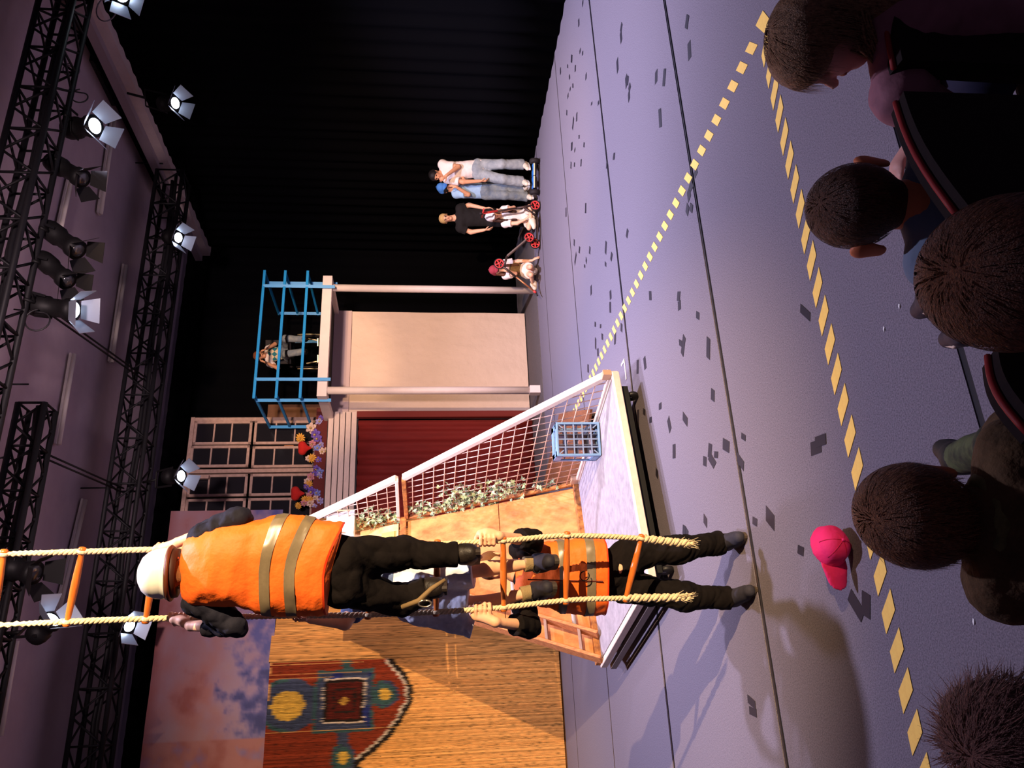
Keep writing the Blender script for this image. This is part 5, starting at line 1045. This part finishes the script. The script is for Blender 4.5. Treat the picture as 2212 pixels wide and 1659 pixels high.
def lamp(px0, py0, px1, py1, b0, lit, label, hang, r=.11, L=.42, tow=.25, power=0):
    p = PB(px0, py0, b0); q = PB(px1, py1, b0); d = unit(unit(q - p) - E2 * tow); q = p + d * L
    t = thing('stage_lamp', label, 'lamp', loc=p)
    MB().lathe([(r * .6, -.06), (r * .85, -.04), (r, .02), (r, L * .35), (r * .82, L * .4), (r * .82, L * .75), (r, L * .8), (r, L)], p, d, 18).o('lamp_body', M_lampbody, t, True)
    MB().lathe([(r * .78, 0), (r * .6, .02), (r * .2, .03)], p + d * (L - .02 + .01), d, 18).o('lens', M_lens if lit else M_lensoff, t, True)
    x = unit(np.cross(d, ZU)); yv = np.cross(x, d)
    for i in range(4):
        a = PI / 2 * i + .5; o_ = x * math.cos(a) + yv * math.sin(a); tdir = np.cross(d, o_); b_ = p + d * L + o_ * r * .95
        qd = [b_ - tdir * r * .8, b_ + tdir * r * .8, b_ + tdir * r * 1.15 + (d * .8 + o_ * .6) * r * 1.5, b_ - tdir * r * 1.15 + (d * .8 + o_ * .6) * r * 1.5]
        MB().poly(qd, o_, .006).o('barn_door', M_door_lit if lit else M_door_off, t)
    c = p + d * L * .35; h = np.array(hang(c)) if callable(hang) else np.array(hang)
    yk = MB(); top = lerp(c, h, .55)
    for s_ in (-1, 1): yk.bar(c + x * s_ * (r + .015), top + x * s_ * (r + .015) * .9, .03, .01)
    yk.bar(top - x * r, top + x * r, .03, .012).o('yoke', M_lampbody, t); MB().tube([top, h], .02, 8).o('clamp', M_lampbody, t, True)
    if power:
        l = bpy.data.lights.new('lamp_glow', 'SPOT'); l.energy = power; l.color = (.75, .82, 1); l.spot_size = 1.2; l.spot_blend = .8; l.shadow_soft_size = .07
        lo = bpy.data.objects.new('lamp_glow', l); COL.objects.link(lo); lo.parent = t; lo.location = Vector(d * (L + .05)); lo.rotation_euler = Vector(d).to_track_quat('-Z', 'Y').to_euler()
    return t
def on_front(c): a = c @ E1; return GRID(a, 8.15, 6.4)
def on_rear(c): a = c @ E1; return GRID(a, 12.5, 6.38)
def on_short(c): a = c @ E1; return GRID(a, 9.5, 6.57)
lamp(150, 278, 205, 290, 8.45, True, 'lit stage lamp on the front truss nearest the white ceiling beam', on_front, .135, .42, .45)
lamp(112, 350, 195, 400, 8.35, False, 'unlit black stage lamp on the front truss next to the lit one', on_front, .115, .5, .1)
lamp(105, 495, 190, 560, 8.35, False, 'unlit black stage lamp with a red glint in the middle of the front truss', on_front, .12, .5, .1)
lamp(92, 560, 165, 625, 8.3, False, 'unlit black stage lamp crowded beside the middle one', on_front, .11, .46, .1)
lamp(75, 660, 150, 672, 8.35, True, 'stage lamp with a bright side-lit barn door near the tie bar', on_front, .125, .46, .1)
lamp(362, 512, 385, 520, 12.25, True, 'lit stage lamp on the rear truss over the dark drapes', on_rear, .12, .26, .5)
lamp(362, 1030, 386, 1032, 12.25, True, 'lit stage lamp on the rear truss beside the stage window', on_rear, .12, .26, .5)
lamp(255, 1342, 276, 1350, 12.2, True, 'bright stage lamp on the rear truss seen beside the rope ladder', on_rear, .12, .26, .6)
lamp(352, 224, 376, 231, 10.6, True, 'bright stage lamp glowing before the black side drapes', lambda c: GRID(9.55, 10.6, 6.8), .125, .26, .45)
lamp(18, 1225, 45, 1232, 9.3, False, 'dim stage lamp seen between the ropes at the top', on_short, .13, .34, .2)
lamp(78, 1372, 97, 1358, 9.3, True, 'white strip floodlight left of the rope ladder at the top', on_short, .12, .24, .4)
lamp(252, -22, 268, 2, 8.3, True, 'lit stage lamp cut off by the upper right corner of the view', lambda c: GRID(9.3, 8.1, 6.5), .12, .26, .4)
for px, py, r_, b0, lb in ((228, 18, .2, 8.5, 'large pale cable loop hanging at the end of the front truss'), (152, 148, .09, 8.2, 'small white cable loop tied to the front truss'), (170, 205, .09, 8.25, 'dark cable ring below the front truss'), (78, 690, .12, 8.2, 'dark cable loop under the front truss near the lit barn door'), (8, 1010, .13, 9.4, 'thin dark cable loop near the short truss')):
    c = PB(px, py, b0); m = MB().tube([c + E1 * math.cos(a) * r_ + ZU * math.sin(a) * r_ * (.6 if r_ > .15 else 1.0) + E2 * .01 * a for a in [i * PI / 10 for i in range(21)]] + [c + E1 * r_ + ZU * .25], .009, 6)
    m.o('cable_loop', mat('cable_pale', srgb(120, 112, 120), .6) if 'pale' in lb or 'white' in lb else M_blackmetal, label=lb, cat='cable', smooth=True)
# ================================================================ pink cap on the floor
cp = PZ(1838, 1188, 0); cf = unit((-.82, -.5, -.12)); M_pink = mat('cap_pink', srgb(232, 40, 108), .75, var=.06, scale=14, bump=.15, bscale=40)
cx_ = np.array((-cf[1], cf[0], 0)); pk_ = thing('baseball_cap', 'bright pink baseball cap lying on its side on the carpet', 'cap', loc=cp)
cu = np.array((.5, -.72, -.12)); cu = unit(cu - cf * (cu @ cf))      # the crown lies over towards us
c0 = cp + ZU * .1 + np.array((0, .03, 0))
crown = field_obj('crown', [(c0 - cu * .01, c0 + cu * .045, .095, .08, dict(c0=True, k=.02)), (c0 - cf * .05, c0 - cf * .05 + cu * .04, .07, .06, dict(c0=True, k=.03))], M_pink, pk_, .007, fold=.004, ffreq=60)
field_obj('brim', [(c0 + cf * .07 - cu * .005, c0 + cf * .15 - cu * .03, .075, .055, dict(n=cu, s=9.0, k=.008))], M_pink, pk_, .006)
MB().sph(c0 + cu * .128, .009, n=8).o('button', M_pink, crown, True)
for i in range(3):
    a = PI * i / 3 + .2; dx = cf * math.cos(a) + np.cross(cu, cf) * math.sin(a)
    MB().tube([c0 + cu * .042 + dx * math.sin(t_) * .083 + cu * math.cos(t_) * .083 for t_ in [-1.5 + .25 * j for j in range(13)]], .0018, 4).o('seam', mat('pink_dark', srgb(200, 24, 70), .8), crown, True)
# ================================================================ audience in front
def strands(par, c, f, u, s, n, m, length, seed, crown_t=.0, lift=.004, zmin=-.06, face_cut=.55, down=.5, name='hair_strands', wid=.0012, rad=(.102, .124, .110), spread=1.0):
    f = unit(f); u = unit(u - f * (u @ f)); x = np.cross(f, u); r = random.Random(seed); V = []; Fc = []; cr = unit(-f * .35 + u)
    c = c + u * .028 * s - f * .005 * s
    while n > 0:
        d = unit((r.gauss(0, 1), r.gauss(0, 1), r.gauss(0, 1))); lx, lf, lu = d
        if lu < zmin / .1 and True: continue
        if lf > face_cut and lu < .55: continue
        n -= 1
        nr = unit(x * lx + f * lf + u * lu); p = c + (x * lx * rad[0] + f * lf * rad[1] + u * lu * rad[2]) * s
        tg = nr - cr * .98; tg = tg - nr * (tg @ nr); tg = unit(unit(tg + 1e-6) + np.cross(nr, cr) * r.uniform(-.35, .35) * spread + np.array((0, 0, -down)))
        L = length * r.uniform(.6, 1.3) * s; q = p; w = unit(np.cross(tg, nr)) * wid * r.uniform(.7, 1.5); b0 = len(V); tn = tg - nr * (tg @ nr)
        for j in range(5):
            V += [q - w * (1 - j * .22), q + w * (1 - j * .22)]
            tn = unit(tn - nr * .28 * (L / .04 if L < .06 else 1.0) * .5 + nr * lift * 20 * r.uniform(-.4, 1) + np.array((0, 0, -down * .15))); q = q + tn * L / 4
            rel = q - c; k_ = math.sqrt((rel @ x / (rad[0] * s)) ** 2 + (rel @ f / (rad[1] * s)) ** 2 + (rel @ u / (rad[2] * s)) ** 2)
            if k_ < 1.0 and (rel @ u) > -.07 * s: q = c + rel / k_ * 1.005
        Fc += [(b0 + 2 * j, b0 + 2 * j + 1, b0 + 2 * j + 3, b0 + 2 * j + 2) for j in range(4)]
    me = bpy.data.meshes.new(name); org = np.array(par.location); me.from_pydata([tuple(np.array(v_) - org) for v_ in V], [], Fc)
    return tag(link(name, me, m, par), kind='stuff')
def hair_mat(nm, c1, c2): return mat(nm, srgb(*c1), .5, col2=srgb(*c2), scale=70, stretch=(3, 3, 1), bump=.5, bscale=140, spec=.4)
def scalp(par, c, f, u, s, m, grow=0.0, res=.009):
    f = unit(f); field_obj('hair', [(c - f * .025 * s + u * .03 * s, c + f * .02 * s + u * .038 * s, (.093 + grow) * s, (.088 + grow) * s, dict(k=.02)), (c - f * .045 * s + u * .0 * s, c - f * .04 * s - u * .055 * s, (.062 + grow) * s, (.05 + grow * .5) * s, dict(k=.03)), (c + f * .15 * s - u * .06 * s, c + f * .12 * s - u * .13 * s, .105 * s, .1 * s, dict(sub=True, k=.015))], m, par, res, fold=.003, ffreq=130)
def seated(y, pxh, pyh, s, fwd, hip_dz=.60, reach=.9, foot=None):
    """rough seated child under a head seen at (pxh, pyh)"""
    c = P(pxh, pyh, y); fw_ = unit(np.array(fwd) * [1, 1, 0]); x = np.cross(fw_, ZU); base = c - fw_ * .06
    pel = base - ZU * hip_dz * s / 1.0; J = dict(fwd=fw_, pelvis=pel, chest=base - ZU * .30 * s, neck=base - ZU * .115 * s)
    for S, g in (('R', 1), ('L', -1)):
        J['sh' + S] = base - ZU * .185 * s + x * g * .155 * s; J['el' + S] = J['sh' + S] - ZU * .22 * s + x * g * .05 * s + fw_ * .04; J['wr' + S] = J['el' + S] + fw_ * .20 * s - x * g * .07 - ZU * .03
        J['hp' + S] = pel + x * g * .075; J['kn' + S] = J['hp' + S] + fw_ * .36 * s + ZU * .02; J['an' + S] = J['kn' + S] + fw_ * .2 * s - ZU * .30 * s; J['to' + S] = J['an' + S] + fw_ * .15 * s - ZU * .03
    return c, J
# ---- boy with protruding ears
H1 = hair_mat('hair_deep_brown', (112, 72, 50), (58, 36, 28))
c, J = seated(1.86, 1866, 447, .86, (0.05, 1, 0)); f_ = unit((0.05, 1, -.12)); u_ = unit((0.02, .1, 1))
for S, (fx, fy) in (('R', (2052, 700)), ('L', (1990, 628))):
    pass
J['anL'] = PZ(2010, 640, .36); J['toL'] = J['anL'] + np.array((-.04, .13, -.02)); J['knL'] = lerp(J['hpL'], J['anL'], .5) + ZU * .10
J['anR'] = PZ(2075, 716, .30); J['toR'] = J['anR'] + np.array((-.02, .13, -.02)); J['knR'] = lerp(J['hpR'], J['anR'], .5) + ZU * .08
boy, B = build('person', 'child with short dark hair, protruding ears and a grey-blue shirt seen from behind', J, .80, .010, mat('skin_boy', srgb(216, 124, 84), .55, var=.05, scale=30), (c, f_, u_), [open_hand(J['wr' + S], f_, -ZU, .8, .4) for S in 'LR'], 1.0, face=False)  # orange of light shining through the ears is put into this skin colour
x_ = np.cross(f_, u_)
scalp(boy, c, f_, u_, 1.0, H1, .004); strands(boy, c, f_, u_, 1.0, 2600, H1, .035, 3)
for g in (-1, 1):
    e = c + x_ * g * .106 - u_ * .016; field_obj('ear', [(e + u_ * .02 - f_ * .012, e - u_ * .022 - f_ * .004, .03, .02, dict(n=unit(x_ * g - f_ * .6), s=2.4, k=.01))], MATS['skin_boy'], boy, .005)
M_bshirt = mat('shirt_bluegrey', srgb(104, 118, 140), .85, var=.12, scale=8, bump=.2, bscale=18)
field_obj('shirt', [seg(B, 'abdomen', 0, 1, .02), seg(B, 'upper', 0, .98, .02, .012)] + [seg(B, b_ + S, 0, f1, e_, c1=(b_ == 'uparm')) for S in 'LR' for b_, f1, e_ in (('clav', 1, .022), ('uparm', .9, .026))], M_bshirt, boy, .011, fold=.006, ffreq=60)
field_obj('jeans', [seg(B, b_ + S, 0, f1, .01, .02, c1=(b_ == 'shin')) for S in 'LR' for b_, f1 in (('hip', 1), ('thigh', 1), ('shin', .95))], mat('jeans_dark', srgb(66, 66, 84), .85, var=.2, scale=20), boy, .012, fold=.005)
for S in 'LR':
    so = shoe(boy, J['an' + S], J['to' + S], mat('sneaker_dark', srgb(52, 44, 52), .6), .9, .008, mat('sneaker_sole', srgb(60, 46, 44), .6))
    a = lerp(J['an' + S], J['to' + S], .1); MB().tube([a + np.array((-.035, -.02, .02)), a + np.array((-.05, .04, -.01)), a + np.array((-.04, .10, -.02))], .006, 6).o('stripe', mat('stripe_cream', srgb(214, 190, 170), .6), so, True)
# ---- girl in profile with long fair hair
H2 = hair_mat('hair_fair_brown', (170, 128, 92), (96, 66, 46))
c, J = seated(1.92, 1772, 86, .9, (-.85, .35, 0)); f_ = unit((-.93, .30, -.2)); u_ = unit((-.12, .12, 1))
J['shL'] = P(1948, 205, 1.86); J['elL'] = P(2060, 262, 1.95); J['wrL'] = P(1972, 300, 2.08); J['shR'] = P(1935, 60, 2.1)
J['knL'] = P(2000, 235, 2.2); J['hpL'] = P(2120, 150, 2.0)
girl, B = build('person', 'girl with long fair hair seen in profile at the end of the front row', J, .80, .009, mat('skin_girl', srgb(214, 160, 146), .55, var=.04, scale=30), (c, f_, u_), [open_hand(J['wrL'], P(1945, 345, 2.1) - J['wrL'], np.array((0, 0, -1)), .85, .5), open_hand(J['wrR'], f_, -ZU, .8, .4)], .98, face=True)
field_obj('hair', [(c - f_ * .03 + u_ * .032, c + f_ * .028 + u_ * .045, .094, .086, dict(k=.02)), (c - f_ * .06 + u_ * .02, c - f_ * .085 - u_ * .16, .07, .075, dict(k=.04)), (c - f_ * .085 - u_ * .16, c - f_ * .10 - u_ * .34, .075, .06, dict(k=.04)), (c + f_ * .14 - u_ * .05, c + f_ * .115 - u_ * .13, .095, .09, dict(sub=True, k=.02))], H2, girl, .008, fold=.003, ffreq=120)
strands(girl, c, f_, u_, 1.0, 2600, H2, .10, 7, down=1.1, zmin=-.09, face_cut=.1, lift=.001)
lk = MB(); rr = random.Random(3)
x_ = np.cross(f_, u_)
for i in range(60):      # loose locks falling over the shoulder towards us
    a = c - x_ * (.06 + rr.uniform(-.015, .02)) - u_ * rr.uniform(.05, .09) - f_ * rr.uniform(-.03, .06); e = P(1955 + rr.uniform(-25, 25), 165 + rr.uniform(-50, 30), 1.9)
    pts = [lerp(a, e, t_) + np.array((math.sin(t_ * 5 + i) * .012, 0, .02 * math.sin(t_ * 3))) for t_ in (0, .25, .5, .75, 1)]; lk.tube(pts, [.003, .0035, .003, .0025, .001], 4)
tag(lk.o('loose_locks', H2, girl, True), kind='stuff')
M_mauve = mat('top_mauve', srgb(150, 100, 112), .8, var=.12, scale=10, bump=.2, bscale=20)
field_obj('top', [seg(B, 'abdomen', 0, 1, .02), seg(B, 'upper', 0, .9, .014, .004)] + [seg(B, b_ + S, 0, f1, e_, c1=(b_ == 'forearm')) for S in 'LR' for b_, f1, e_ in (('clav', 1, .016), ('uparm', 1, .022), ('forearm', .8, .02))], M_mauve, girl, .010, fold=.007, ffreq=70)
field_obj('leggings', [seg(B, b_ + S, 0, f1, .008, .008, c1=(b_ == 'shin')) for S in 'LR' for b_, f1 in (('hip', 1), ('thigh', 1), ('shin', .95))], mat('leggings_navy', srgb(34, 34, 60), .8), girl, .012)
for S in 'LR': shoe(girl, J['an' + S], J['to' + S], MATS['sneaker_dark'], .85, .01)
# ---- child in an olive hood
H3 = hair_mat('hair_mid_brown', (160, 104, 68), (84, 50, 36))
c, J = seated(1.60, 2000, 1112, .86, (.12, 1, 0)); f_ = unit((.12, 1, -.1)); u_ = unit((.03, .12, 1))
J['anR'] = P(2065, 990, 2.45); J['toR'] = J['anR'] + np.array((.02, .13, -.02)); J['knR'] = P(2160, 960, 2.1); J['elR'] = P(2205, 905, 1.75); J['wrR'] = P(2240, 850, 1.85)
hood, B = build('person', 'child with tousled brown hair and an olive hooded top seen from behind', J, .82, .009, mat('skin_warm', srgb(206, 124, 84), .55), (c, f_, u_), [open_hand(J['wr' + S], f_, -ZU, .8, .4) for S in 'LR'], 1.02, face=False)
scalp(hood, c, f_, u_, 1.04, H3, .006); strands(hood, c, f_, u_, 1.07, 3000, H3, .055, 5, lift=.008, spread=1.6); x_ = np.cross(f_, u_)
for g in (-1, 1):
    e = c + x_ * g * .094 - u_ * .015; field_obj('ear', [(e + u_ * .02 - f_ * .01, e - u_ * .024 - f_ * .004, .024, .017, dict(n=unit(x_ * g - f_ * .5), s=2.4, k=.01))], MATS['skin_warm'], hood, .005)
M_olive = mat('hood_olive', srgb(104, 78, 52), .9, col2=srgb(70, 52, 34), scale=9, bump=.3, bscale=60)
field_obj('hoodie', [seg(B, 'abdomen', 0, 1, .03), seg(B, 'upper', 0, .9, .035, .03), (J['neck'] - f_ * .05 - x_ * .08 - ZU * .01, J['neck'] - f_ * .05 + x_ * .08 - ZU * .01, .05, .05, dict(k=.04)), (J['neck'] - f_ * .09 - ZU * .06 - x_ * .05, J['neck'] - f_ * .09 - ZU * .06 + x_ * .05, .06, .06, dict(k=.04))] + [seg(B, b_ + S, 0, f1, e_, c1=(b_ == 'forearm')) for S, lim in (('L', .85), ('R', .0)) for b_, f1, e_ in (('clav', 1, .03), ('uparm', 1 if S == 'L' else .5, .034), ('forearm', .85, .028)) if not (S == 'R' and b_ == 'forearm')], M_olive, hood, .010, fold=.008, ffreq=70)
field_obj('hood_lining', [(J['neck'] + x_ * .085 * math.cos(a) + f_ * (.06 * math.sin(a) - .01) + ZU * .015, J['neck'] + x_ * .085 * math.cos(a + .55) + f_ * (.06 * math.sin(a + .55) - .01) + ZU * .015, .017, .017, dict(k=.02)) for a in [i * .55 for i in range(12)]], mat('lining_green', srgb(120, 112, 70), .85, col2=srgb(74, 70, 42), scale=20), hood, .008, fold=.004)
field_obj('trousers', [seg(B, b_ + S, 0, f1, .012, .02, c1=(b_ == 'shin')) for S in 'LR' for b_, f1 in (('hip', 1), ('thigh', 1), ('shin', .9))], mat('camouflage', srgb(84, 92, 60), .85, col2=srgb(36, 38, 34), scale=14), hood, .012, fold=.005)
for S in 'LR': shoe(hood, J['an' + S], J['to' + S], mat('shoe_blackgreen', srgb(34, 32, 30), .6), .95, .009, MATS['sneaker_sole'])
# ---- nearest head, out of the row behind
c, J = seated(1.16, 2225, 592, .95, (.05, 1, 0)); f_ = unit((.05, 1, -.1)); u_ = unit((0, .1, 1))
near, B = build('person', 'nearest child, a large round brown head between the rows', J, .85, .012, MATS['skin_boy'], (c, f_, u_), [open_hand(J['wr' + S], f_, -ZU, .8, .4) for S in 'LR'], 1.06, face=False)
H4 = hair_mat('hair_warm_brown', (140, 86, 58), (76, 44, 32)); scalp(near, c, f_, u_, 1.10, H4, .014, .01); strands(near, c, f_, u_, 1.2, 3200, H4, .05, 8, lift=.002, zmin=-.1)
field_obj('sweater', [seg(B, 'abdomen', 0, 1, .02), seg(B, 'upper', 0, .9, .02, .01)] + [seg(B, b_ + S, 0, f1, .022, c1=(b_ == 'forearm')) for S in 'LR' for b_, f1 in (('clav', 1), ('uparm', 1), ('forearm', .85))], mat('sweater_dark', srgb(44, 30, 34), .9), near, .014)
field_obj('trousers', [seg(B, b_ + S, 0, f1, .012, .02, c1=(b_ == 'shin')) for S in 'LR' for b_, f1 in (('hip', 1), ('thigh', 1), ('shin', .9))], MATS['jeans_dark'], near, .014)
# ---- fuzzy head in the lower left corner
c, J = seated(1.38, 2222, 1600, .92, (.1, 1, 0)); f_ = unit((.1, 1, -.1)); u_ = unit((0, .1, 1))
fuz, B = build('person', 'child with fuzzy mauve-brown hair at the left end of the front row', J, .82, .012, MATS['skin_boy'], (c, f_, u_), [open_hand(J['wr' + S], f_, -ZU, .8, .4) for S in 'LR'], 1.0, face=False)
H5 = hair_mat('hair_fuzzy', (150, 104, 92), (92, 58, 54)); scalp(fuz, c, f_, u_, 1.06, H5, .006, .01); strands(fuz, c, f_, u_, 1.1, 3600, H5, .05, 9, lift=.03, spread=3.0, down=.1)
field_obj('jumper', [seg(B, 'abdomen', 0, 1, .02), seg(B, 'upper', 0, .9, .02, .01)] + [seg(B, b_ + S, 0, f1, .022, c1=(b_ == 'forearm')) for S in 'LR' for b_, f1 in (('clav', 1), ('uparm', 1), ('forearm', .85))], mat('jumper_mauve', srgb(90, 60, 62), .9), fuz, .014)
# ---- seats with red piping
M_seat = mat('seat_dark', srgb(26, 12, 14), .9, var=.2, scale=30); M_pipe = mat('seat_piping_red', srgb(150, 44, 44), .6)
def seat(p, q, back, label, drop=.75, z_seat=.5):
    p = np.array(p); q = np.array(q); d = unit((q - p) * [1, 1, 0]); nr = np.array((-d[1], d[0], 0)) * back; t = thing('theatre_seat', label, 'seat', loc=lerp(p, q, .5) * [1, 1, 0])
    n = 8; tops = [lerp(p, q, i / n) + ZU * .02 * math.sin(PI * i / n) for i in range(n + 1)]
    rings = []
    for tp in tops: rings.append([tp + nr * .03, tp - nr * .03, tp - nr * .035 - ZU * .4, np.array((*(tp - nr * .035)[:2], .12)), np.array((*(tp + nr * .03)[:2], .12)), tp + nr * .035 - ZU * .4])
    MB().loft(rings).o('backrest', M_seat, t, False); MB().tube([tp + ZU * .004 for tp in tops], .007, 8).o('piping', M_pipe, t, True)
    c = lerp(p, q, .5) - nr * .15; bevel(MB().box(np.array((c[0], c[1], .42)), (np.linalg.norm((q - p)[:2]) * .46, .13, .05), (d, nr, ZU)).o('seat_cushion', M_seat, t), .02)
    c = lerp(p, q, .5) - nr * .06
    for s_ in (-.4, .4): MB().bar(np.array((*(c + d * s_ * .9 * np.linalg.norm((q - p)[:2]))[:2], 0)), np.array((*(c + d * s_ * .9 * np.linalg.norm((q - p)[:2]))[:2], .38)), .05).o('leg', M_blackmetal, t)
    return t
seat(P(1934, 148, 1.80), P(1918, -170, 1.95), -1, 'dark theatre seat with red piping behind the girl')
seat(P(2075, 470, 1.50), P(1938, 222, 1.74), -1, 'dark theatre seat with red piping behind the child with protruding ears')
seat(P(2225, 935, 1.28), P(2138, 770, 1.42), -1, 'dark theatre seat with red piping beside the nearest head')
